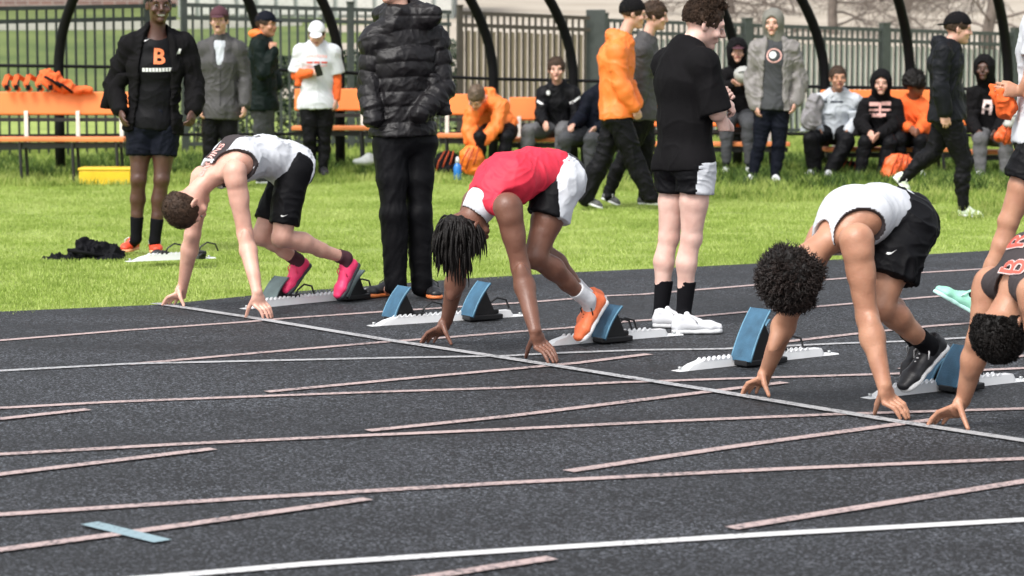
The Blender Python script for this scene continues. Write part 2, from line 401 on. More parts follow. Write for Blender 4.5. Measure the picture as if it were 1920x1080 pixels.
# ---- grass, instanced blades
def blade_mat(name, c1, c2, c3):
    m = bpy.data.materials.new(name); m.use_nodes = True; nt = m.node_tree; b = nt.nodes['Principled BSDF']; N = nt.nodes.new; L = nt.links.new
    oi = N('ShaderNodeObjectInfo'); ge = N('ShaderNodeNewGeometry'); nz = N('ShaderNodeTexNoise'); nz.inputs['Scale'].default_value = .8; nz.inputs['Detail'].default_value = 6; nz.inputs['Roughness'].default_value = .7
    L(ge.outputs['Position'], nz.inputs['Vector'])
    n2 = N('ShaderNodeTexNoise'); n2.inputs['Scale'].default_value = 14; L(ge.outputs['Position'], n2.inputs['Vector'])
    mx = N('ShaderNodeMath'); mx.operation = 'MULTIPLY_ADD'; L(ge.outputs['Random Per Island'], mx.inputs[0]); mx.inputs[1].default_value = .34; L(nz.outputs[0], mx.inputs[2])
    m2 = N('ShaderNodeMath'); m2.operation = 'MULTIPLY_ADD'; L(n2.outputs[0], m2.inputs[0]); m2.inputs[1].default_value = .35; L(mx.outputs[0], m2.inputs[2])
    rp = N('ShaderNodeValToRGB'); e = rp.color_ramp.elements; e[0].position = .55; e[0].color = (*c1, 1); e[1].position = 1.0; e[1].color = (*c3, 1); k = e.new(.8); k.color = (*c2, 1)
    L(m2.outputs[0], rp.inputs[0]); L(rp.outputs[0], b.inputs['Base Color']); b.inputs['Roughness'].default_value = .65
    b.inputs['Specular IOR Level'].default_value = .25
    tr = N('ShaderNodeBsdfTranslucent'); L(rp.outputs[0], tr.inputs[0]); mxs = N('ShaderNodeMixShader'); mxs.inputs[0].default_value = .35
    out = nt.nodes['Material Output']; L(b.outputs[0], mxs.inputs[1]); L(tr.outputs[0], mxs.inputs[2]); L(mxs.outputs[0], out.inputs[0])
    return m
def tuft(name, n, rad, hmin, hmax, w, lean, m, rnd):
    V = []; Fs = []
    for i in range(n):
        a = rnd.uniform(0, 6.283); r = rad * math.sqrt(rnd.random()); x, y = r * math.cos(a), r * math.sin(a); h = rnd.uniform(hmin, hmax)
        t = rnd.uniform(0, 6.283); lx, ly = math.cos(t) * lean * h * rnd.random(), math.sin(t) * lean * h * rnd.random(); b = rnd.uniform(0, 6.283); dx, dy = math.cos(b) * w, math.sin(b) * w
        k = len(V); V += [(x - dx, y - dy, 0), (x + dx, y + dy, 0), (x - dx * .7 + lx * .4, y - dy * .7 + ly * .4, h * .55), (x + dx * .7 + lx * .4, y + dy * .7 + ly * .4, h * .55), (x + lx, y + ly, h)]
        Fs += [(k, k + 1, k + 3, k + 2), (k + 2, k + 3, k + 4)]
    me = mesh_from(name, V, Fs, True); me.materials.append(m); return me
def scatter(name, poly, z, dens, tufts, seed, smin=.7, smax=1.3):
    """one object: grass tufts instanced by geometry nodes over a ground patch"""
    me = mesh_from(name, [(p[0], p[1], z) for p in poly], [list(range(len(poly)))], False); o = link(name, me, None, [], kind='stuff')
    ng = bpy.data.node_groups.new(name, 'GeometryNodeTree'); ng.interface.new_socket('Geometry', in_out='INPUT', socket_type='NodeSocketGeometry'); ng.interface.new_socket('Geometry', in_out='OUTPUT', socket_type='NodeSocketGeometry')
    N = ng.nodes.new; L = ng.links.new; gi = N('NodeGroupInput'); go = N('NodeGroupOutput')
    dp = N('GeometryNodeDistributePointsOnFaces'); dp.inputs['Density'].default_value = dens; dp.inputs['Seed'].default_value = seed; L(gi.outputs[0], dp.inputs['Mesh'])
    prev = None; jn = N('GeometryNodeJoinGeometry')
    src = []
    for t in tufts:
        # tuft geometry carried by a hidden-source-free route: a mesh object far below the ground is avoided by using its own mesh data
        ob = bpy.data.objects.new(name + '_tuft', t); oi = N('GeometryNodeObjectInfo'); oi.inputs['Object'].default_value = ob; src.append(oi)
    g2 = N('GeometryNodeGeometryToInstance')
    for oi in src[::-1]: L(oi.outputs['Geometry'], g2.inputs[0])
    ip = N('GeometryNodeInstanceOnPoints'); ip.inputs['Pick Instance'].default_value = True; L(dp.outputs['Points'], ip.inputs['Points']); L(g2.outputs[0], ip.inputs['Instance'])
    rv = N('FunctionNodeRandomValue'); rv.data_type = 'FLOAT_VECTOR'; rv.inputs['Max'].default_value = (0, 0, 6.283); L(rv.outputs['Value'], ip.inputs['Rotation'])
    rs = N('FunctionNodeRandomValue'); rs.data_type = 'FLOAT'; rs.inputs[2].default_value = smin; rs.inputs[3].default_value = smax; L(rs.outputs[1], ip.inputs['Scale'])
    L(ip.outputs[0], go.inputs[0]); md = o.modifiers.new('scatter', 'NODES'); md.node_group = ng
    return o
M_LAWN = blade_mat('lawn_blade', (.22, .31, .06), (.35, .46, .10), (.50, .58, .20))
M_ROUGH = blade_mat('rough_grass_blade', (.09, .16, .03), (.24, .34, .06), (.48, .54, .17)); M_WEED = blade_mat('weed_blade', (.012, .03, .008), (.05, .10, .02), (.16, .24, .05))
rr = random.Random(3)
lawn_t = [tuft('lawn_tuft', 120, .17, .010, .030, .0032, .9, M_LAWN, rr) for _ in range(3)]
rough_t = [tuft('rough_tuft', 60, .13, .04, .11, .0045, .9, M_ROUGH, rr) for _ in range(3)]
weed_t = [tuft('weed_tuft', 34, .10, .05, .16, .007, 1.1, M_WEED, rr) for _ in range(2)]
lawn = [(p[0], p[1] - .025) for p in EDGE[1:-1]] + [tuple(G(2050, 455)[:2]), tuple(G(2050, 352)[:2]), tuple(G(1300, 342)[:2]), tuple(G(900, 330)[:2]), tuple(G(-60, 336)[:2]), tuple(G(-60, 585)[:2])]
scatter('lawn_grass', lawn, -.02, 34, lawn_t, 1)
rough = [tuple(G(-80, 352)[:2]), tuple(G(700, 340)[:2]), tuple(G(1100, 350)[:2]), tuple(G(1330, 372)[:2]), tuple(G(2060, 385)[:2]), tuple(P(2100, 260, 42)[:2]), tuple(P(-120, 200, 36)[:2])]
scatter('rough_grass', rough, -.02, 15, rough_t, 2)
scatter('grass_clumps', [tuple(G(1000, 352)[:2]), tuple(G(1350, 384)[:2]), tuple(G(1650, 400)[:2]), tuple(G(2060, 425)[:2]), tuple(G(2060, 352)[:2]), tuple(G(1330, 345)[:2])], -.02, 2.6, rough_t, 6, .8, 1.6)
scatter('weeds', [tuple(G(-80, 330)[:2]), tuple(G(1000, 325)[:2]), tuple(G(1330, 355)[:2]), tuple(G(2060, 362)[:2]), tuple(P(2100, 260, 34)[:2]), tuple(P(-120, 200, 32.5)[:2])], -.02, 22, weed_t, 3)

# ---- the bank behind the fence
def terrain():
    nx, ny = 90, 40; V = []
    for j in range(ny):
        y = 44 + (j / (ny - 1)) ** 1.6 * 150
        for i in range(nx):
            x = -60 + i / (nx - 1) * 140
            u = (x / y) * FPX + 960                                    # which side of the place
            h = min(1, max(0, (y - 46) / 26.0)); h = h * h * (3 - 2 * h) * 1.95 + max(0, y - 72) * (.05)
            h += (vnoise(np.array([[x * .12, y * .12, 0.]]))[0] - .5) * .25
            V.append((x, y, h - .06))
    Fs = [(j * nx + i, j * nx + i + 1, (j + 1) * nx + i + 1, (j + 1) * nx + i) for j in range(ny - 1) for i in range(nx - 1)]
    me = mesh_from('bank', V, Fs, True)
    me.materials.append(mat('bank_grass', (.07, .11, .025), color2=(.15, .19, .05), vscale=.5, rough=.95, bump=.5, bscale=8))
    me.materials.append(mat('bank_dry_ground', (.34, .29, .23), color2=(.46, .41, .34), vscale=.35, rough=.95, bump=.5, bscale=6))
    for p in me.polygons:
        c = p.center; p.material_index = 1 if (c.x / c.y * FPX + 960 > 640 + 60 * math.sin(c.y)) and c.y > 52 else 0
    return link('bank', me, None, [], kind='structure')
terrain()
M_KERB = mat('pale_concrete', (.52, .50, .46), rough=.9, var=.1, vscale=3, bump=.3, bscale=30)
mb = MB(); a, b = P(-100, 44, 66), P(560, 42, 70)
mb.box((a + b) / 2 + A(0, 0, -.05), (np.linalg.norm(b - a), .5, .26), [nrm(b - a), A(-nrm(b - a)[1], nrm(b - a)[0], 0), UPV])
mb.build('kerb', M_KERB, None, kind='structure')
# brick building far left: rows of bricks are finer than a pixel there, so the wall keeps them as relief
M_BRICK = bpy.data.materials.new('far_brick'); M_BRICK.use_nodes = True
_n = M_BRICK.node_tree; _b = _n.nodes.new('ShaderNodeTexBrick'); _b.inputs['Scale'].default_value = 1.0; _b.inputs['Color1'].default_value = (.23, .12, .10, 1); _b.inputs['Color2'].default_value = (.16, .09, .08, 1); _b.inputs['Mortar'].default_value = (.3, .27, .25, 1)
_b.inputs['Brick Width'].default_value = .4; _b.inputs['Row Height'].default_value = .14; _b.inputs['Mortar Size'].default_value = .015
_t = _n.nodes.new('ShaderNodeTexCoord'); _mp = _n.nodes.new('ShaderNodeMapping'); _mp.inputs['Rotation'].default_value = (math.pi / 2, 0, 0); _n.links.new(_t.outputs['Object'], _mp.inputs[0]); _n.links.new(_mp.outputs[0], _b.inputs['Vector']); _n.links.new(_b.outputs[0], _n.nodes['Principled BSDF'].inputs['Base Color'])
bl = empty('brick_building', P(200, 40, 80) * A(1, 1, 0), 'dark red brick building beyond the grassy bank at the far left', 'building')
c = P(180, 20, 84); mb = MB(); mb.box((c[0], 86, 4.2), (15, 6, 6), bev=.02); mb.build('wall', M_BRICK, bl)
mb = MB(); mb.box((c[0], 86, 7.3), (15.6, 6.6, .25)); mb.build('roof', mat('roof_grey', (.12, .12, .12)), bl)
for k in range(5):
    x = c[0] - 5.6 + k * 2.8; mb = MB()
    for sx in (-.62, .62): mb.box((x + sx, 82.97, 4.2), (.08, .1, 1.6))
    for sz in (-.8, .8): mb.box((x, 82.97, 4.2 + sz), (1.16, .1, .08))
    wf = mb.build('window', mat('white_trim', (.7, .7, .68)), bl)
    mb = MB(); mb.box((x, 82.985, 4.2), (1.16, .02, 1.52)); mb.build('pane', mat('dark_glass', (.05, .06, .07), rough=.15), wf)
# pale siding building behind the middle of the fence
sb = empty('siding_building', (P(600, 40, 74)[0], 76, 0), 'grey green metal sided building standing behind the fence left of centre', 'building')
x0, x1 = P(330, 40, 74)[0], P(850, 40, 74)[0]
mb = MB(); mb.box(((x0 + x1) / 2, 77, 3.4), (x1 - x0, 5, 3.4)); mb.build('wall', mat('siding', (.30, .33, .31), rough=.7, var=.1), sb)
for k in range(14):
    mb = MB(); mb.box((x0 + (k + .5) * (x1 - x0) / 14, 74.46, 2.7), ((x1 - x0) / 14 - .12, .06, 1.1)); o = mb.build('panel', mat('pale_panel', (.50, .50, .47), rough=.6), sb)
mb = MB(); mb.box(((x0 + x1) / 2, 76.9, 5.25), (x1 - x0 + .6, 5.6, .3)); mb.build('roof', mat('roof_green', (.12, .15, .13)), sb)

# ---- the picket fence in three runs
M_FB = mat('black_fence_paint', (.022, .028, .026), rough=.45, var=.2)
M_FG = mat('grey_green_fence_paint', (.050, .058, .056), rough=.5, var=.15)
M_FN = mat('brown_black_fence_paint', (.06, .048, .04), rough=.5, var=.15)
M_TAN = mat('tan_slat', (.50, .40, .29), rough=.8, var=.14, vscale=1.5, bump=.2, bscale=14)
M_PALE = mat('pale_slat', (.66, .68, .64), rough=.8, var=.1, vscale=1.5)
def fence(label, pxa, Ya, ta, pxb, Yb, tb, pitch, m, post_every, post_w, slat=None, backing=None):
    a = P(pxa, 62, Ya); b = P(pxb, 62, Yb); za = P(pxa, ta, Ya)[2]; zb = P(pxb, tb, Yb)[2]; a[2] = b[2] = 0
    d = b - a; L = np.linalg.norm(d); u = d / L; pn = A(u[1], -u[0], 0)     # pn faces the track
    root = empty('picket_fence', a, label, 'fence'); n = int(L / pitch)
    mbp = MB(); mbp.box((0, 0, .5), (.027, .027, 1.0)); pk = mbp.mesh('picket')
    pk.materials.append(m); R = Matrix.Rotation(math.atan2(u[1], u[0]), 4, 'Z')
    sl = None
    if slat is not None:
        mbp = MB(); mbp.box((0, 0, .5), (pitch * .60, .008, 1.0)); sl = mbp.mesh('slat'); sl.materials.append(slat)
    for i in range(n + 1):
        p = a + u * (i * pitch); z = lerp(za, zb, i / n) - (0.0 if i % 2 == 0 else .0)
        o = bpy.data.objects.new('picket', pk); COL.objects.link(o); o.parent = root; o.matrix_local = Matrix.Translation(Vector(p - a)) @ R @ Matrix.Scale(z - .03, 4, (0, 0, 1))
        if sl is not None and i < n:
            p = a + u * ((i + .5) * pitch) - pn * .035; o = bpy.data.objects.new('slat', sl); COL.objects.link(o); o.parent = root
            o.matrix_local = Matrix.Translation(Vector(p - a + A(0, 0, .08 + RNG.uniform(-.01, .01)))) @ R @ Matrix.Rotation(RNG.uniform(-.05, .05), 4, 'Z') @ Matrix.Scale(z - .36, 4, (0, 0, 1))
    for dz, tag in ((-.03, 0), (-.20, 0), (None, 1)):
        mb = MB(); z1, z2 = (za + dz, zb + dz) if dz is not None else (.12, .12)
        q1 = a + A(0, 0, z1) + pn * .021; q2 = b + A(0, 0, z2) + pn * .021; dd = nrm(q2 - q1)
        mb.box((q1 + q2) / 2, (np.linalg.norm(q2 - q1), .014, .055), [dd, pn, np.cross(dd, pn)]); mb.build('rail', m, root)
    s = 0
    while s <= L:
        p = a + u * s; z = lerp(za, zb, s / L) + .06; mb = MB(); mb.box(p + A(0, 0, z / 2) - pn * .001, (post_w, post_w, z), [u, pn, UPV]); po = mb.build('post', m, root)
        mb = MB(); mb.box(p + A(0, 0, z + .012), (post_w + .02, post_w + .02, .022), [u, pn, UPV], bev=.005); mb.build('cap', m, po); s += post_every
    return root
fence('black picket fence behind the orange bench at the left, grassy bank showing through', -60, 33.4, 13, 330, 34.6, 6, .13, M_FB, 2.42, .09)
fence('grey green picket fence in front of the siding building left of centre', 345, 34.8, 5, 845, 36.4, 19, .125, M_FG, 2.4, .08)
fence('brown picket fence filled with tan slats behind the middle benches', 862, 36.5, 20, 1105, 37.4, 30, .100, M_FN, 2.3, .07, slat=M_TAN)
fence('grey green picket fence with pale slats behind the right hand benches', 1130, 38.5, 34, 2050, 42, 66, .098, M_FG, 2.45, .13, slat=M_PALE)
mb = MB(); p = P(1117, 62, 37.6); p[2] = 0; mb.box(p + A(0, 0, .98), (.28, .28, 1.96), bev=.01); o = mb.build('gate_post', M_FG, None)
o['label'] = 'thick dark gate post between the tan slats and the pale slats'; o['category'] = 'post'

# ---- bare trees behind the right of the fence
M_BARK = mat('grey_bark', (.17, .14, .12), rough=.95, var=.3, vscale=6, bump=.6, bscale=20)
def tree(px, Y, H, seed, label, lean=0.0, low=1.6):
    rnd = random.Random(seed); base = P(px, 62, Y); base[2] = 1.0
    root = empty('bare_tree', base, label, 'tree', 'bare trees beyond the fence'); tm = MB(); cm = MB()
    trunk = [base + A(lean * k / 8 * H * .3 + rnd.uniform(-.05, .05), rnd.uniform(-.05, .05), H * k / 8 * .8) for k in range(9)]
    tm.tube(trunk, [.15 * (1 - k / 8 * .75) for k in range(9)], 8); tm.build('trunk', M_BARK, root, True)
    def br(p, d, L, r, dep):
        n = 5; pts = [p]; q = p; dd = d
        for k in range(n):
            dd = nrm(dd + A(*[rnd.uniform(-.25, .25) for _ in range(3)]) + A(0, 0, -.04)); q = q + dd * L / n; pts.append(q)
            if dep > 0 and k > 0:
                for _ in range(2): br(q, nrm(dd + A(*[rnd.uniform(-.9, .9) for _ in range(3)])), L * .55, r * .5, dep - 1)
        cm.tube(pts, [r * (1 - .7 * k / n) for k in range(n + 1)], 4 if dep else 3, cap=False)
    for k in range(22):
        t = rnd.uniform(.12, .95); p = trunk[0] + (trunk[-1] - trunk[0]) * t; a = rnd.uniform(0, 6.28)
        br(p, nrm(A(math.cos(a), math.sin(a) * .8, rnd.uniform(-.15, .4))), H * .38 * (1.1 - t * .5), .035, 2)
    cm.build('crown', M_BARK, root, True)
tree(1560, 66, 6, 1, 'bare grey tree beyond the fence, right of the grey hooded standing person')
tree(1850, 58, 6, 2, 'bare brown tree beyond the fence at the right edge', .2)
tree(1370, 78, 6, 5, 'bare thin tree beyond the fence behind the curly haired standing person')
tree(1710, 80, 6, 9, 'bare far tree between the two trees at the right', -.2)

# dense dark shrubs right behind the fence left of centre
M_HEDGE = blade_mat('hedge_leaf', (.010, .022, .012), (.028, .050, .026), (.22, .24, .20))
def hedge(pxa, pxb, Y, h, label, seed):
    rnd = np.random.default_rng(seed); a = P(pxa, 62, Y); b = P(pxb, 62, Y + .6); a[2] = b[2] = 0; L = np.linalg.norm(b - a); u = (b - a) / L; n = 9000
    t = rnd.random(n) * L; d = rnd.normal(size=n) * .28; hh = h * (.86 + .22 * vnoise(np.stack([t * 1.3, t * 0, t * 0], 1), seed)); z = hh * rnd.random(n) ** .7
    C = a + np.outer(t, u) + np.outer(d, A(-u[1], u[0], 0)) + np.outer(z, UPV)
    e1 = rnd.normal(size=(n, 3)); e1 /= np.linalg.norm(e1, axis=1, keepdims=True); e2 = np.cross(e1, rnd.normal(size=(n, 3))); e2 /= np.linalg.norm(e2, axis=1, keepdims=True); s = rnd.uniform(.03, .06, (n, 1))
    V = np.stack([C - e1 * s, C - e2 * s * .5, C + e1 * s, C + e2 * s * .5], 1).reshape(-1, 3); Fq = np.arange(4 * n).reshape(-1, 4)
    root = empty('hedge', a, label, 'hedge'); me = mesh_from('foliage', V, Fq, False); link('foliage', me, root, [M_HEDGE])
    mb = MB()
    for k in range(int(L / .5)):
        p = a + u * (k * .5 + .2); mb.tube([p, p + A(.05, .02, h * .4), p + A(-.03, .05, h * .75)], [.02, .015, .008], 6)
    mb.build('stems', M_BARK, root, True)
hedge(340, 862, 37.3, 1.42, 'dark shrubs behind the grey green fence left of centre', 3)
# ---- shelter hoops
M_HOOP = mat('black_hoop_pipe', (.005, .005, .006), rough=.6, var=.2, spec=.15)
sh = empty('shelter_frame', (0, 30.3, 0), 'black curved hoop frame standing over the row of orange benches', 'shelter frame')
rail_px = [(-80, 122, 30.0), (110, 124, 30.2), (500, 130, 30.6), (925, 148, 31.0), (1075, 151, 31.0), (1545, 163, 30.6), (1705, 165, 30.4), (1890, 168, 30.2), (2050, 170, 30.0)]
RP = [P(*q) for q in rail_px]
mb = MB(); mb.tube(RP, .020, 8); mb.build('rail', M_HOOP, sh, True)
mb = MB(); mb.tube([q * A(1, 1, 1) - A(0, 0, q[2] - .42) for q in RP], .018, 8); mb.build('rail', M_HOOP, sh, True)
def hoop(px, py, Y, topx, sgn=-1):
    b = P(px, py, Y); pts = [A(b[0], b[1], .0), A(b[0], b[1], b[2] * .5), b]
    tx = (topx - px) / 4800 * Y                                       # sideways drift of the pipe up to the top of the picture
    k = tx / (.9 ** 2)
    for i in range(1, 15):
        z = b[2] + i * .13; dz = z - b[2]
        pts.append(A(b[0] + k * dz * dz * (1 if dz < 1.0 else 1.0), b[1] - .32 * dz * dz, z))
    mb = MB(); mb.tube(pts, .060, 14); mb.build('hoop', M_HOOP, sh, True); return pts[-1]
tops = [hoop(110, 132, 30.2, 152), hoop(492, 132, 30.5, 466), hoop(637, 134, 30.6, 603), hoop(925, 150, 31.0, 888), hoop(1075, 152, 31.0, 1036), hoop(1384, 158, 30.8, 1350), hoop(1547, 164, 30.6, 1508), hoop(1707, 166, 30.4, 1682), hoop(1890, 168, 30.2, 1866)]
mb = MB(); mb.tube([tops[0] + A(-1, 0, 0)] + tops + [tops[-1] + A(2, 0, 0)], .03, 8); mb.build('ridge_rail', M_HOOP, sh, True)

# ---- benches
M_OR = mat('orange_bench_plastic', (.82, .20, .035), rough=.5, var=.08, vscale=2, bump=.1, bscale=20)
M_OR2 = mat('orange_bench_edge', (.70, .22, .07), rough=.55, var=.1, vscale=3)
M_STEEL = mat('galvanised_steel', (.45, .47, .47), rough=.4, metal=.7)
M_BLK = mat('black_steel', (.012, .012, .012), rough=.5)
def bench(x0, x1, Y, ys, yb0, yb1, label, legs=(.1, .9)):
    """x0..x1 photo columns, ys seat row, yb0..yb1 backrest rows"""
    a = P(x0, ys, Y); b = P(x1, ys, Y); L = b[0] - a[0]; zs = a[2]; c = (a + b) / 2
    root = empty('bench', (c[0], Y, 0), label, 'bench', 'orange team benches')
    mb = MB(); mb.box((c[0], Y + .02, zs), (L, .30, .05), bev=.012); mb.build('seat', M_OR2, root)
    mb = MB(); mb.box((c[0], Y + .03, zs - .065), (L - .05, .22, .05)); mb.build('seat_rail', M_BLK, root)
    z0 = P(c[0], yb1, Y + .35)[2]; z1 = P(c[0], yb0, Y + .35)[2]
    ax = [A(1, 0, 0), nrm(A(0, 1, -.22)), nrm(A(0, .22, 1))]
    mb = MB(); mb.box((c[0], Y + .36, (z0 + z1) / 2), (L, .05, (z1 - z0)), ax, bev=.015); mb.build('backrest', M_OR, root)
    mb = MB(); mb.box((c[0], Y + .34, z0 - .05), (L - .04, .03, .04)); mb.build('back_rail', M_BLK, root)
    for t in legs:
        x = a[0] + L * t
        for dy in (-.1, .22):
            mb = MB(); mb.tube([(x, Y + dy, zs - .03), (x + .02, Y + dy + (.03 if dy > 0 else -.03), -.03)], .018, 8); mb.build('leg', M_BLK, root)
        mb = MB(); mb.box((x, Y + .30, (zs + z0) / 2), (.045, .03, z0 - zs + .1), bev=.006); mb.build('back_support', mat('pale_bracket', (.75, .73, .68), rough=.5), root)
    return root
bench(-70, 236, 28.2, 261, 172, 216, 'empty orange bench with straps over its back behind the yellow box', (.36, .68, .95))
bench(548, 700, 30.0, 240, 166, 208, 'orange bench seen between the white capped person and the puffer jacket', (.15, .85))
bench(820, 905, 29.4, 254, 176, 216, 'short orange bench right of the black puffer jacket', (.2, .8))
bench(955, 1110, 29.6, 262, 182, 226, 'orange bench under the dark jacketed seated boy', (.12, .88))
bench(1150, 1480, 29.6, 270, 196, 238, 'orange bench behind the black shirted standing person', (.1, .5, .9))
bench(1545, 1790, 29.4, 280, 168, 236, 'orange bench carrying the row of seated team mates at the right', (.1, .5, .9))
bench(1800, 2010, 29.2, 285, 190, 236, 'orange bench at the right edge under the hooded seated person', (.2, .8))
# straps and bags slung over the left bench
M_STR = cloth('orange_strap_fabric', (.78, .13, .03)); M_DK = cloth('black_fabric', (.014, .014, .017))
def strap(px, label):
    root = empty('strap', P(px[0][0], px[0][1], 28.5), label, 'strap', 'orange straps draped over the left bench'); pts = [P(x, y, Y) for x, y, Y in px]
    mb = MB()
    n = len(pts)
    for i in range(n - 1):
        d = nrm(pts[i + 1] - pts[i]); s = nrm(np.cross(d, A(0, 1, 0))); m = (pts[i] + pts[i + 1]) / 2
        mb.box(m, (np.linalg.norm(pts[i + 1] - pts[i]) + .015, .012, .055), [d, np.cross(s, d), s], bev=.004)
    mb.build('webbing', M_STR, root)
    mb = MB(); mb.box(lerp(pts[0], pts[1], .5) + A(0, -.012, 0), (.05, .012, .06), bev=.004); mb.build('buckle', M_DK, root)
for k, x in enumerate((4, 22, 44, 66, 86)):
    strap([(x + 14, 170, 28.46), (x + 4, 158, 28.44), (x + 10, 142, 28.5), (x + 24, 150, 28.62)], ('orange strap hanging at the far left end of the left bench back', 'second orange strap from the left end of the left bench back', 'middle orange strap of the five on the left bench back', 'fourth orange strap from the left, one short of the kit bag', 'orange strap nearest to the slumped kit bag on the left bench')[k])
def lump(name, label, cat, parts, m, Y, h=.012, amp=.012, f=14, group=None, kids=None, seed=0):
    cs = [P(p[0], p[1], Y + p[2]) for p in parts]; F = Field(cs, .3, h)
    for c, p in zip(cs, parts): F.ell(c, [A(1, 0, 0), A(0, 1, 0), UPV], p[3:6], k=.05)
    base = cs[0].copy(); root = empty(name, base, label, cat, group)
    emit('body', F, m, root, disp=lambda V, N: folds(V, N, amp, f, seed=seed)); 
    if kids: kids(root, cs)
    return root
lump('kit_bag', 'orange and black kit bag slumped over the left bench back', 'bag', [(100, 150, .1, .12, .06, .09), (122, 160, .1, .12, .06, .07), (88, 142, .15, .07, .05, .07), (150, 168, .05, .14, .05, .035)], M_STR, 28.42, amp=.03, f=12,
     kids=lambda r, cs: [MB_strip(r, c) for c in (cs[0], cs[1])])if False else None
def bagk(r, cs):
    for c in cs[:2]:
        mb = MB(); mb.tube([c + A(-.08, -.09, .05), c + A(0, -.1, .01), c + A(.10, -.09, -.07)], .016, 6); mb.build('strap', M_DK, r, True)
lump('kit_bag', 'orange and black kit bag slumped over the left bench back', 'bag', [(100, 152, .0, .12, .06, .09), (122, 162, .0, .12, .06, .07), (90, 143, .05, .07, .05, .07), (150, 169, .0, .14, .05, .03)], M_STR, 28.5, amp=.03, f=12, kids=bagk)
# yellow box
yb = empty('yellow_box', P(195, 338, 27.6) * A(1, 1, 0), 'low yellow plastic box on the grass beside the left bench', 'box')
a, b = P(147, 338, 27.6), P(244, 338, 27.6); ht = P(147, 309, 27.6)[2] - a[2]
mb = MB(); mb.box(((a[0] + b[0]) / 2, 27.8, ht / 2 - .02), (b[0] - a[0], .34, ht), bev=.015); mb.build('body', mat('yellow_plastic', (.80, .52, .02), rough=.45, var=.06), yb)
mb = MB(); mb.box(((a[0] + b[0]) / 2, 27.8, ht - .01), (b[0] - a[0] + .02, .36, .025), bev=.008); mb.build('lid', mat('yellow_plastic', (.80, .52, .02)), yb)
for t in ():
    mb = MB(); x = lerp(a[0], b[0], t); mb.tube([(x - .07, 27.8, ht), (x - .05, 27.8, ht + .12), (x + .05, 27.8, ht + .12), (x + .07, 27.8, ht)], .012, 8); mb.build('handle', M_STEEL, yb, True)
# things on the grass
def pk(r, cs):
    mb = MB(); mb.tube([cs[0] + A(-.1, -.16, .05), cs[0] + A(.05, -.2, .03), cs[1] + A(.05, -.14, .0)], .014, 6); mb.build('drawstring', M_DK, r, True)
lump('clothing_pile', 'crumpled black jacket lying on the grass at the left', 'jacket', [(160, 478, 0, .13, .15, .07), (195, 480, .05, .12, .14, .07), (125, 488, -.05, .16, .1, .03), (158, 463, .05, .035, .05, .06), (205, 488, -.1, .1, .1, .03)], cloth('black_jacket_fabric', (.012, .012, .016), rough=.7), 18.6, h=.01, amp=.035, f=16, kids=pk)
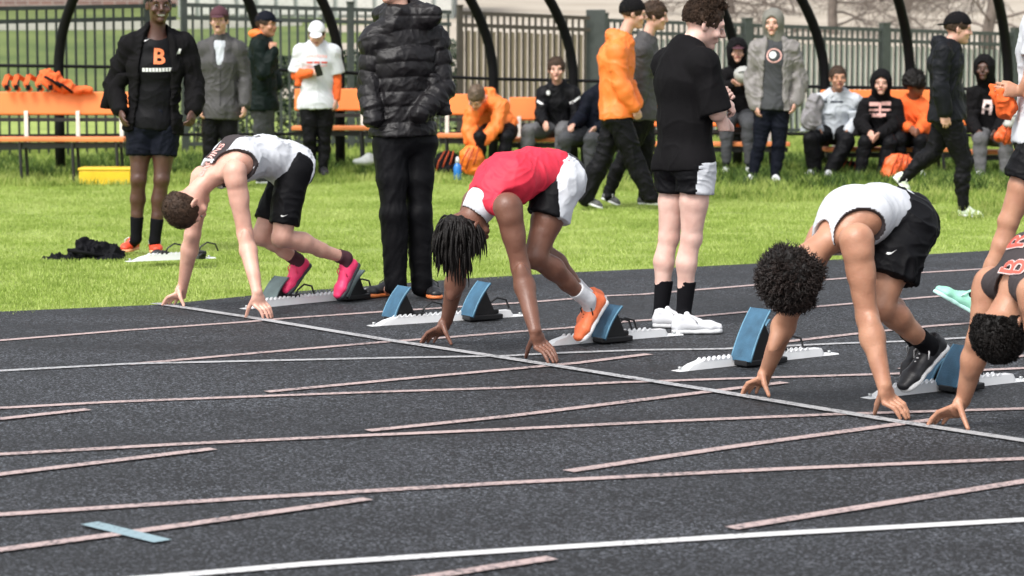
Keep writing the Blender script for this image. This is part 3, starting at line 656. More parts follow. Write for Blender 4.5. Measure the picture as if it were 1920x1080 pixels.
# starting blocks
M_ALU = mat('white_painted_aluminium', (.80, .81, .82), rough=.4, var=.05, metal=.15)
M_BLUE = mat('blue_pad_rubber', (.040, .115, .19), rough=.6, var=.25, vscale=14, bump=.5, bscale=160)
M_BLUEP = mat('pale_blue_worn_pad', (.11, .25, .36), rough=.6, var=.2, vscale=14, bump=.4, bscale=160)
M_GREYP = mat('grey_green_pad', (.14, .19, .19), rough=.6, var=.2, bump=.4, bscale=160)
M_BRK = mat('black_cast_bracket', (.008, .008, .009), rough=.4)
def starting_block(front, rear, pads, label, padmat=None, zoff=0.0):
    """front/rear: photo points of the rail on the ground; pads: (t along rail, side, height, tilt deg, width)"""
    a, b = G(*front), G(*rear); L = np.linalg.norm(b - a); u = nrm(b - a); s = A(-u[1], u[0], 0)    # u points backwards; s towards far side
    root = empty('starting_block', (a + b) / 2, label, 'starting block', 'starting blocks on the track')
    def W_(x, y, z): return a + u * x + s * y + UPV * (z + zoff)
    mb = MB()
    prof = [(0, .004), (.05, .006), (.10, .028), (.16, .042), (L - .12, .042), (L - .10, .012), (L, .008)]
    V = []; w = .032
    for x, z in prof: V += [W_(x, -w, .002), W_(x, -w * .8, z), W_(x, w * .8, z), W_(x, w, .002)]
    Fs = [(0, 1, 2, 3), tuple(4 * (len(prof) - 1) + k for k in (3, 2, 1, 0))]
    for i in range(len(prof) - 1):
        for k in range(3): Fs.append((4 * i + k, 4 * i + 4 + k, 4 * i + 5 + k, 4 * i + 1 + k))
    mb.add(V, Fs); mb.build('rail', M_ALU, root)
    mb = MB(); n = int((L - .34) / .033)
    for sd in (-1, 1):
        for i in range(n):
            x = .16 + i * .033; y = sd * w * .72
            mb.add([W_(x, y - .004, .04), W_(x + .026, y - .004, .04), W_(x + .026, y + .004, .04), W_(x, y + .004, .04), W_(x + .014, y - .003, .053), W_(x + .023, y - .003, .053), W_(x + .023, y + .003, .053), W_(x + .014, y + .003, .053)],
                   [(0, 1, 5, 4), (2, 3, 7, 6), (1, 2, 6, 5), (3, 0, 4, 7), (4, 5, 6, 7)])
    mb.build('notched_strip', M_ALU, root, kind='stuff')
    for t, sd, hgt, tilt, wd in pads:
        x = L * t; y = sd * .085; th = math.radians(tilt)
        ux = nrm(u * math.cos(th) + UPV * math.sin(th)); nx = nrm(-u * math.sin(th) + UPV * math.cos(th))    # nx faces the runner
        c = W_(x, y, .035) + ux * hgt / 2
        # curved pad face
        V = []; Fs = []; nu = 10
        for i in range(nu + 1):
            q = i / nu - .5; bow = .010 - .05 * q * q
            for yy in (-wd / 2, wd / 2):
                for o_ in (0, -.014): V.append(c + ux * q * hgt + s * yy + nx * (bow + o_))
        for i in range(nu):
            k = 4 * i; Fs += [(k, k + 2, k + 6, k + 4), (k + 1, k + 5, k + 7, k + 3), (k, k + 4, k + 5, k + 1), (k + 2, k + 3, k + 7, k + 6)]
        Fs += [(0, 1, 3, 2), (4 * nu, 4 * nu + 2, 4 * nu + 3, 4 * nu + 1)]
        mp = MB(); mp.add(V, Fs); pad = mp.build('pad', padmat or M_BLUE, root)
        mp = MB()
        for yy in (-wd / 2 - .004, wd / 2 + .004):
            mp.tube([c + ux * (i / 6 - .5) * hgt + s * yy + nx * (.008 - .05 * (i / 6 - .5) ** 2) for i in range(7)], .005, 6)
        mp.build('pad_edge', M_BLUEP if padmat is None else padmat, pad, True)
        mp = MB()
        for sy in (-.035, .035):
            p1 = W_(x, y + sy, .02); p2 = c + ux * hgt * .30 - nx * .02 + s * sy; p3 = W_(x + hgt * .72 + .02, y + sy, .012)
            mp.add([p1, p3, p3 + UPV * .02, p2, p1 + s * .008, p3 + s * .008, p3 + UPV * .02 + s * .008, p2 + s * .008], [(0, 1, 2, 3), (7, 6, 5, 4), (0, 4, 5, 1), (1, 5, 6, 2), (2, 6, 7, 3), (3, 7, 4, 0)])
        mp.box(W_(x + hgt * .5, y, .022), (hgt * 1.0, .09, .03), [u, s, UPV], bev=.006)
        mp.box(W_(x + hgt * .8, y * .5, .05), (.06, .13, .025), [u, s, UPV], bev=.006)
        br = mp.build('bracket', M_BRK, root)
        mp = MB(); q = W_(x + hgt * .85, 0, .05); mp.tube([q, q + UPV * .035 + u * .02, q + UPV * .065 + u * .07, q + UPV * .05 + u * .13, q + UPV * .0 + u * .15], .006, 7); mp.build('release_lever', M_BRK, br, True)
    for x in (.03, L - .04):
        mp = MB(); p = W_(x, 0, .010); mp.tube([p, p + UPV * .012], .009, 8); mp.build('anchor_pin', M_STEEL, root, True)
    return root
starting_block((455, 580), (748, 551), [(.21, 1, .17, 50, .115), (.56, -1, .20, 50, .115)], 'starting block with grey pads under the pink shoed runner', M_GREYP)
starting_block((692, 612), (986, 592), [(.16, 1, .20, 58, .13), (.56, -1, .22, 58, .13)], 'unused starting block with two blue pads beside the dreadlocked runner')
starting_block((1010, 650), (1275, 628), [(.34, -1, .20, 57, .12), (.36, 1, .14, 50, .1)], 'starting block under the orange shoed runner')
starting_block((1266, 697), (1565, 664), [(.32, -1, .28, 62, .13), (.50, 1, .20, 60, .12)], 'unused starting block with a tall blue pad left of the afro haired runner')
starting_block((1622, 748), (1925, 713), [(.40, -1, .21, 57, .125), (.42, 1, .14, 50, .1)], 'starting block under the black shoed afro haired runner')
starting_block((236, 499), (402, 492), [(.35, 1, .07, 25, .12), (.75, -1, .05, 15, .12)], 'spare starting block with flattened pads lying on the grass', M_BRK, .03)
# bottle
bo = empty('bottle', P(858, 328, 28.3) * A(1, 1, 0), 'blue drink bottle on the grass by the orange bag', 'bottle')
c = P(858, 325, 28.3); c[2] = 0; mb = MB(); mb.tube([c + UPV * z for z in (0, .01, .15, .18, .19)], [.035, .045, .045, .03, .02], 14); mb.build('body', mat('blue_bottle_plastic', (.02, .18, .55), rough=.25, spec=.6), bo, True)
mb = MB(); mb.tube([c + UPV * z for z in (.19, .235, .26)], [.025, .022, .010], 12); mb.build('lid', mat('white_bottle_lid', (.7, .72, .75), rough=.4), bo, True)
def ribs(r, cs):
    for k in range(3):
        mb = MB(); mb.tube([cs[0] + A(-.12 + .06 * k, -.17 + .03 * k, -.1), cs[0] + A(-.09 + .07 * k, -.19, .02), cs[0] + A(-.02 + .05 * k, -.13, .14)], .010, 6); mb.build('strap', mat('dark_orange_piping', (.35, .05, .01)), r, True)
lump('kit_bag', 'round bright orange bag held between the bending person and the blue bottle', 'bag', [(884, 300, 0, .13, .14, .16), (892, 318, -.02, .10, .12, .08)], cloth('bright_orange_nylon', (.85, .19, .02), rough=.5), 28.6, amp=.02, f=10, kids=ribs)
lump('kit_bag', 'round orange and white bag on the grass before the black capped walker', 'bag', [(1686, 312, 0, .17, .16, .13), (1670, 328, -.05, .10, .12, .07)], cloth('red_orange_nylon', (.80, .13, .03), rough=.5), 28.2, amp=.02, f=10, kids=ribs, seed=4)
lump('jacket', 'grey jacket hung over the bench right of the grey hooded standing person', 'jacket', [(1528, 200, 0, .09, .08, .13), (1520, 225, 0, .11, .09, .12)], cloth('heather_grey', (.24, .23, .24)), 28.9, amp=.03, f=12, kids=None)

lump('kit_bag', 'black kit bag under the short orange bench right of the puffer jacket', 'bag', [(838, 305, .1, .16, .14, .12), (848, 318, 0, .16, .12, .08)], M_DK, 29.2, amp=.02, f=10, kids=ribs, seed=11)
lump('kit_bag', 'dark kit bag on the grass under the bench of the seated team mates', 'bag', [(1590, 318, .2, .18, .14, .09), (1605, 325, .15, .12, .12, .07)], M_DK, 29.4, amp=.02, f=10, kids=ribs, seed=12)
lump('shoe', 'single grey training shoe on the grass left of the puffer jacket person', 'shoe', [(682, 303, 0, .13, .07, .045), (692, 296, .02, .06, .06, .06)], mat('grey_shoe', (.32, .34, .33), rough=.7), 29.3, amp=.006, f=14, kids=None, seed=2)
# ================================================================== PEOPLE
SK = {'pale': skin('pale_skin', (.62, .36, .27)), 'tan': skin('tan_skin', (.46, .235, .145)), 'brown': skin('brown_skin', (.20, .085, .05)), 'dark': skin('dark_skin', (.085, .038, .026)), 'deep': skin('deep_brown_skin', (.175, .078, .050)), 'fair': skin('fair_skin', (.74, .49, .41)), 'warm': skin('warm_pale_skin', (.66, .38, .29))}
SK['_'] = None; SK.pop('_')
LIP = mat('lip', (.34, .11, .09), rough=.45); LIPD = mat('dark_lip', (.10, .035, .03), rough=.45); TEETH = mat('teeth', (.36, .34, .31), rough=.3); MOUTH = mat('mouth_dark', (.08, .015, .015), rough=.6)
EYEW = mat('eye_white', (.30, .27, .25), rough=.5); EYED = mat('eye_iris', (.02, .014, .01), rough=.4)
H_BR = mat('brown_hair', (.045, .026, .016), rough=.6, spec=.25, var=.4, vscale=30, bump=.9, bscale=150); H_BK = mat('black_hair', (.006, .0045, .004), rough=.55, spec=.25, var=.4, vscale=30, bump=.9, bscale=150)
H_LB = mat('light_brown_hair', (.10, .065, .04), rough=.55, var=.4, vscale=30, bump=.9, bscale=150)
def frame(hu, hf):
    u = nrm(hu); f = nrm(np.asarray(hf) - u * np.dot(hf, u)); return u, f, np.cross(u, f)     # l points to the person's left
class Head:
    def __init__(s, C, hu, hf, sc=1.0): s.C = np.asarray(C, float); s.u, s.f, s.l = frame(hu, hf); s.s = sc
    def p(s, f, l, u): return s.C + (s.f * f + s.l * l + s.u * u) * s.s
    @property
    def ax(s): return [s.l, s.f, s.u]
    def e(s, F, f, l, u, rl, rf, ru, **k): F.ell(s.p(f, l, u), s.ax, (rl * s.s, rf * s.s, ru * s.s), **k)
def head_field(F, H, mouth='closed'):
    s = H.s
    H.e(F, -.012, 0, .035, .076, .096, .090, k=.02)
    F.seg(H.p(.030, 0, .01), H.p(.052, 0, -.080), .060 * s, .028 * s, .055 * s, .030 * s, lat=H.l, k=.03)
    rv = random.Random(int(abs(H.C[0] * 997 + H.C[1] * 131))); jw = rv.uniform(.92, 1.08); nl = rv.uniform(-.006, .006)
    H.e(F, .01, 0, -.045 + nl * .5, .062 * jw, .060, .055, k=.03)
    F.seg(H.p(.080, -.040, .036), H.p(.080, .040, .036), .012 * s, .012 * s, k=.02)
    for sd in (-1, 1):
        H.e(F, .100, sd * .033, .013, .017, .014, .012, k=.012, op='sub')
        H.e(F, .070, sd * .045, -.022, .020, .020, .018, k=.025)
        F.ell(H.p(-.004, sd * .078, .0), [nrm(H.l * sd + H.f * .5), nrm(H.f - H.l * sd * .5), H.u], (.009 * s, .021 * s, .032 * s), k=.006)
        H.e(F, .008, sd * .085, .002, .006, .010, .018, k=.006, op='sub')
    F.seg(H.p(.088, 0, .022), H.p(.107 + nl, 0, -.018 + nl), .009 * s, .013 * s, k=.014)
    F.seg(H.p(.098, -.011, -.022), H.p(.098, .011, -.022), .009 * s, .009 * s, k=.010)
    F.seg(H.p(.080, -.018, -.050), H.p(.080, .018, -.050), .014 * s, .014 * s, k=.012)
    H.e(F, .074, 0, -.088, .020, .016, .016, k=.015)
    if mouth != 'closed':
        H.e(F, .098, 0, -.052, .022, .014, .008 if mouth == 'smile' else .016, k=.005, op='sub')
def hand(F, wr, K, side, pn, tips=None, thumb=None, r=.0085, curl=.5, base_sp=.021, s=1.0):
    """side: from index to little finger, pn: direction the palm faces"""
    d = nrm(K - wr); side = nrm(side - d * np.dot(side, d)); pn = nrm(pn)
    F.seg(wr, lerp(wr, K, .45), .027 * s, .036 * s, .021 * s, .018 * s, lat=side, k=.012)
    F.seg(lerp(wr, K, .45), K, .036 * s, .041 * s, .018 * s, .014 * s, lat=side, k=.012)
    Ls = [.074, .083, .077, .060]
    for i in range(4):
        b = K + side * (i - 1.5) * base_sp * s - d * .006
        if tips is not None:
            t = tips[i]; m = lerp(b, t, .5) - pn * .016 * s
            m2 = lerp(b, t, .78) - pn * .010 * s
        else:
            L = Ls[i] * s; c = curl
            m = b + (d * math.cos(c * .6) + pn * math.sin(c * .6)) * L * .45
            m2 = m + (d * math.cos(c * 1.5) + pn * math.sin(c * 1.5)) * L * .30
            t = m2 + (d * math.cos(c * 2.2) + pn * math.sin(c * 2.2)) * L * .25
        F.seg(b, m, r * 1.12 * s, r * 1.0 * s, k=.004); F.seg(m, m2, r * 1.0 * s, r * .92 * s, k=.004); F.seg(m2, t, r * .92 * s, r * .78 * s, k=.004)
    tb = lerp(wr, K, .30) - side * .022 * s
    if thumb is None: thumb = tb + d * .075 * s - side * .022 * s + pn * .02 * s
    tm = lerp(tb, thumb, .52) - side * .008 * s
    F.seg(tb, tm, .0145 * s, .0115 * s, k=.012); F.seg(tm, thumb, .0115 * s, .0085 * s, k=.004)
def limb_arm(F, J, sd, e=0.0, m=1.0, fore=True, k=.02, up=1.0):
    a, b, c = J['sh' + sd], J['el' + sd], J['wr' + sd]
    F.ell(a, np.eye(3), [(.060 * m + e)] * 3, k=.03)
    F.seg(a, lerp(a, b, .45 * up), .050 * m + e, .047 * m + e, k=k)
    F.seg(lerp(a, b, .35 * up), lerp(a, b, up), .048 * m + e, lerp(.046, .038, up) * m + e, k=k)
    ab_ = nrm(b - a); bd = nrm(c - b) - ab_ * np.dot(nrm(c - b), ab_); bd = nrm(bd) if np.linalg.norm(bd) > .08 else nrm(np.cross(ab_, J['lats']))
    F.ell(lerp(a, b, .52) + bd * .016, [ab_, bd, np.cross(ab_, bd)], (.085, .036 * m + e, .036 * m + e), k=.014)
    F.ell(lerp(a, b, .42) - bd * .018, [ab_, bd, np.cross(ab_, bd)], (.095, .036 * m + e, .038 * m + e), k=.014)
    F.ell(lerp(a, b, .13) + nrm(a - J['chest']) * .008, [ab_, bd, np.cross(ab_, bd)], (.085, .056 * m + e, .056 * m + e), k=.010)
    if fore:
        F.ell(lerp(b, c, .24) + bd * .010, [nrm(c - b), bd, np.cross(nrm(c - b), bd)], (.085, .036 * m + e, .034 * m + e), k=.010); F.ell(b - bd * .022, np.eye(3), [.020 * m + e] * 3, k=.015)
        F.seg(b, lerp(b, c, .3), .039 * m + e, .042 * m + e, k=k); F.seg(lerp(b, c, .3), c, .042 * m + e, .026 * m + e, k=k)
def limb_leg(F, J, sd, e=0.0, m=1.0, k=.02, thigh=1.0, shin=1.0, seat=True):
    a, b, c = J['hip' + sd], J['kn' + sd], J['an' + sd]; bk = J.get('calfdir' + sd)
    if bk is None:
        d1 = nrm(b - a); d2 = nrm(c - b); bk = nrm(-(d1 - d2)) if np.linalg.norm(d1 - d2) > .15 else -J['fwd']
        if np.dot(bk, d1 - d2) > 0: bk = -bk
        bk = nrm(-(b - (a + c) / 2)) if np.linalg.norm(b - (a + c) / 2) > .05 else -J['fwd']
    cl = []
    if thigh < 1: cl = [(lerp(a, b, thigh), nrm(b - a))]
    F.seg(a, lerp(a, b, .5), .092 * m + e, .078 * m + e, k=k, clips=cl); F.seg(lerp(a, b, .5), b, .078 * m + e, .056 * m + e, k=k, clips=cl)
    if seat: F.ell(a + bk * .035, np.eye(3), [(.088 * m + e)] * 3, k=.04)
    if thigh >= 1:
        ds = nrm(c - b); bs = nrm(bk - ds * np.dot(bk, ds)); q = lerp(b, c, .32) + bs * .014
        F.ell(b - bk * .008, np.eye(3), [.053 * m + e] * 3, k=.02); F.ell(b - bk * .040, np.eye(3), [.026 * m + e] * 3, k=.012)
        F.ell(lerp(b, c, .26) + bs * .026 + np.cross(ds, bs) * .012, [ds, bs, np.cross(ds, bs)], (.10, .036 * m + e, .034 * m + e), k=.012)
        F.seg(b, q, .052 * m + e, .056 * m + e, k=k); F.seg(q, lerp(b, c, .62) + bs * .006, .056 * m + e, .042 * m + e, k=k); F.seg(lerp(b, c, .6), c, .042 * m + e, .035 * m + e, k=k)
def torso(F, J, e=0.0, m=1.0, k=.045, low=0.0, clips=(), lw_=1.0):
    lp, ls = J['latp'], J['lats']; pe, wa, ch, nb = J['pelvis'], J['waist'], J['chest'], J['neckb']; tp = lerp(ch, nb, .62); x = J.get('belly', 1.0)
    if low: F.seg(pe, pe + nrm(pe - wa) * low, .168 * m * lw_ + e, .172 * m * lw_ + e, .125 * m * lw_ + e, .128 * m * lw_ + e, lat=lp, k=k, clips=clips)
    F.seg(pe, wa, .158 * m + e, .140 * m * x + e, .118 * m + e, .100 * m * x + e, lat=lp, k=k, clips=clips)
    F.seg(wa, ch, .140 * m * x + e, .166 * m + e, .100 * m * x + e, .118 * m + e, lat=(lp + ls) / 2, k=k)
    F.seg(ch, tp, .166 * m + e, .130 * m + e, .118 * m + e, .085 * m + e, lat=ls, k=k)
    F.seg(tp, nb, .130 * m + e, .070 * m + e, .085 * m + e, .060 * m + e, lat=ls, k=k)
    for sd in 'LR': F.seg(lerp(nb, tp, .2), J['sh' + sd], .046 * m + e, .052 * m + e, k=.035)
def finish(J):
    J['lats'] = nrm(J['shL'] - J['shR']); J['latp'] = nrm(J['hipL'] - J['hipR'])
    if 'pelvis' not in J: J['pelvis'] = (J['hipL'] + J['hipR']) / 2
    if 'fwd' not in J:
        f = np.cross(J['lats'], nrm(J['neckb'] - J['pelvis'])); J['fwd'] = nrm(f)
    if 'waist' not in J: J['waist'] = lerp(J['pelvis'], J['chest'], .5)
    return J
def shoe(root, an, heel, toe, up, mu, ms, h=.006, laces=None, tongue=None, L=.29, s=1.0, sole_t=.026):
    d = nrm(toe - heel); L = np.linalg.norm(toe - heel); up = nrm(up - d * np.dot(up, d)); sd = np.cross(up, d)
    def q(x, y, z): return heel + d * x * L + sd * y + up * z
    F = Field([heel, toe, an], .12, h)
    F.seg(q(.13, 0, .040), q(.45, 0, .044), .034 * s, .038 * s, .036 * s, .036 * s, lat=sd, k=.02)
    F.seg(q(.45, 0, .044), q(.74, 0, .036), .038 * s, .046 * s, .036 * s, .031 * s, lat=sd, k=.02)
    F.seg(q(.74, 0, .036), q(.90, 0, .032), .046 * s, .034 * s, .031 * s, .023 * s, lat=sd, k=.02)
    F.seg(q(.14, 0, .05), q(.17, 0, .085), .034 * s, .036 * s, k=.02); F.seg(q(.30, 0, .06), q(.36, 0, .072), .030 * s, .026 * s, k=.03)
    F.cut(q(0, 0, sole_t - .008), -up)
    F.ell(q(.19, 0, .122), [d, sd, up], (.046, .028, .030), k=.008, op='sub'); F.seg(q(.34, 0, .075), q(.30, 0, .105), .020, .016, k=.01)
    o = emit('shoe', F, mu, root, sm=1)
    F2 = Field([heel, toe], .08, h)
    F2.seg(q(.10, 0, .012), q(.5, 0, .012), .037 * s, .036 * s, sole_t, sole_t, lat=sd, k=.02); F2.seg(q(.5, 0, .012), q(.88, 0, .014), .038 * s, .040 * s, sole_t, sole_t * .8, lat=sd, k=.02); F2.ell(q(.74, 0, .012), [d, sd, up], (.07, .050 * s, sole_t), k=.02)
    F2.cut(q(0, 0, sole_t), up); F2.cut(q(0, 0, 0.002), -up)
    emit('sole', F2, ms, o, sm=1)
    if laces is not None:
        mb = MB()
        for i in range(5):
            x = .40 + i * .055; z = .090 - i * .0065
            mb.tube([q(x, -.022, z - .010), q(x + .01, 0, z + .003), q(x, .022, z - .010)], .0042, 6)
        for e_ in (-1, 1): mb.tube([q(.39, 0, .088), q(.36, e_ * .025, .100), q(.42, e_ * .045, .085), q(.47, e_ * .042, .060)], .0035, 6)
        mb.build('laces', laces, o, True)
    return o, q
def strands(name, polys, r, m, parent, n=3, **pr):
    mb = MB()
    for pl, rad in zip(polys, r): mb.tube(pl, rad, n, cap=False)
    return mb.build(name, m, parent, True, **pr)
def scalp_pts(H, n, rnd, fmin=-1, umin=-.02, front=.085):
    out = []
    while len(out) < n:
        v = nrm(rnd.normal(size=3)); p = v * A(.078, .098, .092)      # l f u
        if p[2] + .035 < umin or p[1] - .012 > front: continue
        if p[2] < .04 and p[1] > .03: continue
        if p[1] > .035 and p[2] < .058: continue
        out.append((p, v))
    return out
def hair_short(root, H, m, t=.010, h=.006, amp=.005, line=.075, nape=-.03, seed=1, tuftn=500, tl=.02, curl=0.0, su=-.030):
    F = Field([H.C], .17 * H.s, h)
    H.e(F, -.016, 0, .042, .077 + t, .096 + t, .090 + t, k=.02)
    H.e(F, .150 + line * .3, 0, su, .085, .105, .105, k=.02, op='sub')
    F.cut(H.p(0, 0, nape), nrm(-H.u - H.f * .25))
    o = emit('hair', F, m, root, disp=lambda V, N: V + N * ((vnoise(V * 90, seed) - .5) * 2 * amp + (vnoise(V * 28, seed + 2) - .5) * 2 * amp)[:, None])
    rnd = np.random.default_rng(seed); P_ = []; R_ = []
    for p, v in scalp_pts(H, tuftn, rnd, umin=-.01):
        b = H.p(p[1] - .014, p[0], p[2] + .042) + 0; dirn = nrm(H.l * v[0] + H.f * v[1] + H.u * v[2]); tan = nrm(np.cross(dirn, rnd.normal(size=3))); b = b + dirn * (t * .6)
        L = tl * rnd.uniform(.5, 1.3)
        if curl and tl > .03: L *= float(np.clip(.35 + p[2] * 5 + p[1] * 4, .3, 1.5))
        if curl: 
            pl = [b + dirn * L * k / 4 + tan * curl * math.sin(k * 1.9 + v[0] * 9) + np.cross(dirn, tan) * curl * math.cos(k * 1.9 + v[0] * 9) for k in range(5)]; P_.append(pl); R_.append([.0035, .0035, .003, .0025, .001])
        else: P_.append([b, b + dirn * L * .5 + tan * L * .3, b + dirn * L * .6 + tan * L * .9]); R_.append([.0022, .0016, .0006])
    strands('strands', P_, R_, m, o, kind='stuff')
    return o
def cap(root, H, m, back=False, t=.014, logo=None, brimu=.045):
    F = Field([H.C], .24 * H.s, .008)
    H.e(F, -.012, 0, .045, .077 + t, .098 + t, .090 + t, k=.01, clips=[(H.p(0, 0, .045), -H.u + H.f * .1)])
    F.ell(H.p(-.012, 0, .045 + .09 + t), H.ax, (.008, .008, .006), k=.006)
    o = emit('cap', F, m, root, sm=1)
    F = Field([H.C], .26 * H.s, .006); sg = -1 if back else 1
    F.ell(H.p(sg * .115, 0, brimu - (.0 if not back else .01)), [H.l, nrm(H.f * sg - H.u * .18), nrm(H.u + H.f * sg * .18)], (.072, .075, .009), k=.01)
    emit('brim', F, m, o)
    return o
def beanie(root, H, m):
    F = Field([H.C], .2, .007); H.e(F, -.018, 0, .045, .093, .112, .106, k=.02); F.cut(H.p(0, 0, .030), nrm(-H.u + H.f * .25))
    F2 = F; return emit('beanie', F2, m, root, disp=lambda V, N: V + N * (.003 * np.sin(V[:, 0] * 260 + V[:, 1] * 150))[:, None])
def hood_up(root, H, nb, m, t=.03, op_w=.062, op_h=.092, seed=2):
    F = Field([H.C, nb], .22, .009)
    H.e(F, -.02, 0, .035, .080 + t, .100 + t, .095 + t, k=.03); F.seg(H.p(-.02, 0, -.02), nb, .088 + t * .5, .105, .095 + t * .5, .09, lat=H.l, k=.04)
    F.seg(H.p(.06, 0, .0), H.p(.22, 0, -.02), op_w, op_w * 1.1, op_h, op_h * 1.1, lat=H.l, k=.012, op='sub')
    H.e(F, .0, 0, .01, .078, .100, .095, k=.01, op='sub'); 
    return emit('hood', F, m, root, disp=lambda V, N: folds(V, N, .008, 11, seed=seed))
def eyes(root, H, big=False):
    for sd in (-1, 1):
        c = H.p(.086, sd * .033, .012); mb = MB()
        F = Field([c], .03, .0025 if big else .003); F.ell(c, H.ax, (.0135, .008, .0052), k=.002); o = emit('eye', F, EYEW, root, sm=0)
        F = Field([c + H.f * .006], .02, .002); F.ell(c + H.f * .0050, H.ax, (.0068, .0045, .0054), k=.002); emit('iris', F, EYED, o, sm=0)
def brows(root, H, m):
    for sd in (-1, 1):
        mb = MB(); mb.tube([H.p(.091, sd * .016, .032), H.p(.090, sd * .034, .036), H.p(.078, sd * .050, .030)], [.0035, .0045, .002], 6); mb.build('eyebrow', m, root, True)
PUFF = .092
def vnormals_like(V, N): return N
def person(label, J, sk, spec, h=.0075, base=None, group=None):
    finish(J); S = spec; m = S.get('m', 1.0)
    if base is None: base = (J['anL'] + J['anR']) / 2 * A(1, 1, 0)
    root = empty('person', base, label, 'person', group)
    H = J['head'] if isinstance(J['head'], Head) else Head(*J['head'], *([S.get('hs', 1.10)] if len(J['head']) < 4 else [])); J['H'] = H
    pts = [H.C, J['pelvis']] + [J[k + s_] for s_ in 'LR' for k in ('sh', 'el', 'wr', 'hip', 'kn', 'an')] + [v for k, v in J.items() if k[:3] in ('hnd', 'toe')]
    pad = .16
    cov = S.get('cover', {})                     # how much thinner the body is kept where clothes hide it
    F = Field(pts, pad, h)
    torso(F, J, e=-cov.get('torso', .012), m=m)
    for s_ in 'LR':
        limb_arm(F, J, s_, e=-cov.get('arms', 0), m=m * S.get('arm', 1)); limb_leg(F, J, s_, e=-cov.get('legs', 0), m=m * S.get('leg', 1))
        if 'toe' + s_ in J: F.seg(J['an' + s_], lerp(J['heel' + s_], J['toe' + s_], .42) + J.get('upf' + s_, UPV) * .032, .033, .024, k=.02)
    F.seg(lerp(J['neckb'], J['chest'], .1), H.p(-.012, 0, -.03), .062 * m, .054 * m, .060 * m, .054 * m, lat=H.l, k=.03)
    if 'trap' in S: pass
    head_field(F, H, S.get('mouth', 'closed'))
    for hs_ in S.get('hands', []): hs_(F)
    lipm = S.get('lip', LIP)
    def mi(c):
        q = (c - H.C) / H.s; f, l, u = q @ H.f, q @ H.l, q @ H.u; out = np.zeros(len(c), int)
        lm = (f > .084) & (np.abs(l) < .024 - np.abs(u + .050) * .6) & (np.abs(u + .050) < .0105); out[lm] = 1
        if S.get('mouth', 'closed') != 'closed':
            im = (f > .076) & (f < .096) & (np.abs(l) < .021) & (np.abs(u + .052) < (.007 if S['mouth'] == 'smile' else .014)); out[im] = 2
        if 'cap_skin' in S: pass
        return out
    body = emit('body', F, [sk, lipm, TEETH if S.get('mouth') == 'smile' else MOUTH], root, midx=mi, disp=lambda V, N: V + N * (((vnoise(V * 16, 3) - .5) * .004 + (vnoise(V * 34, 5) - .5) * .0016) * np.clip((np.linalg.norm(V - H.C, axis=1) - .13) / .05, 0, 1) * np.clip(V[:, 2] / .1 - 1.2, 0, 1))[:, None])
    if S.get('eyes', True): eyes(root, H); brows(root, H, S.get('brow', H_BR))
    G_ = {}
    # -- legs
    lw = S.get('lower')
    if lw:
        e = lw.get('e', .016); F = Field([J[k + s_] for s_ in 'LR' for k in ('hip', 'kn', 'an')] + [J['waist']], .2, lw.get('h', h * 1.15))
        wa = lerp(J['pelvis'], J['waist'], lw.get('top', .55)); th = lw.get('thigh', 1.0)
        lp = J['latp']; F.seg(J['pelvis'], wa, .156 * m + e, .145 * m + e * (1 if 'clip' in lw else .6), .122 * m + e, .106 * m + e * (1 if 'clip' in lw else .6), lat=lp, k=.04, clips=[lw['clip'] if 'clip' in lw else (wa, nrm(wa - J['pelvis']))])
        for s_ in 'LR':
            a, b, c = J['hip' + s_], J['kn' + s_], J['an' + s_]
            if th < 1:
                cl = [(lerp(a, b, th), nrm(b - a))]; fl = lw.get('flare', .012)
                F.seg(a, lerp(a, b, th + .1), .094 * m + e, lerp(.094, .060, th) * m + e + fl, k=lw.get('k', .012), clips=cl)
                bk = -J['fwd'] if np.linalg.norm(b - (a + c) / 2) < .05 else nrm((a + c) / 2 - b); F.ell(a + bk * .035, np.eye(3), [.090 * m + e] * 3, k=.04, clips=cl + ([lw['clip']] if 'clip' in lw else []))
            else: 
                limb_leg(F, J, s_, e=e, m=m)
                if lw.get('wide'): F.seg(b, c, .062 * m + e, .050 + e, k=.03)
        if th >= 1:
            for s_ in 'LR': pass
        G_['lower'] = emit(lw.get('name', 'trousers'), F, lw['mats'] if 'mats' in lw else [lw['mat']], root, disp=lambda V, N: folds(V, N, lw.get('amp', .008), lw.get('f', 10), lw.get('st', (1, 1, .8)), seed=int(abs(base[0]) * 100) % 50 + 3), midx=lw.get('midx'))
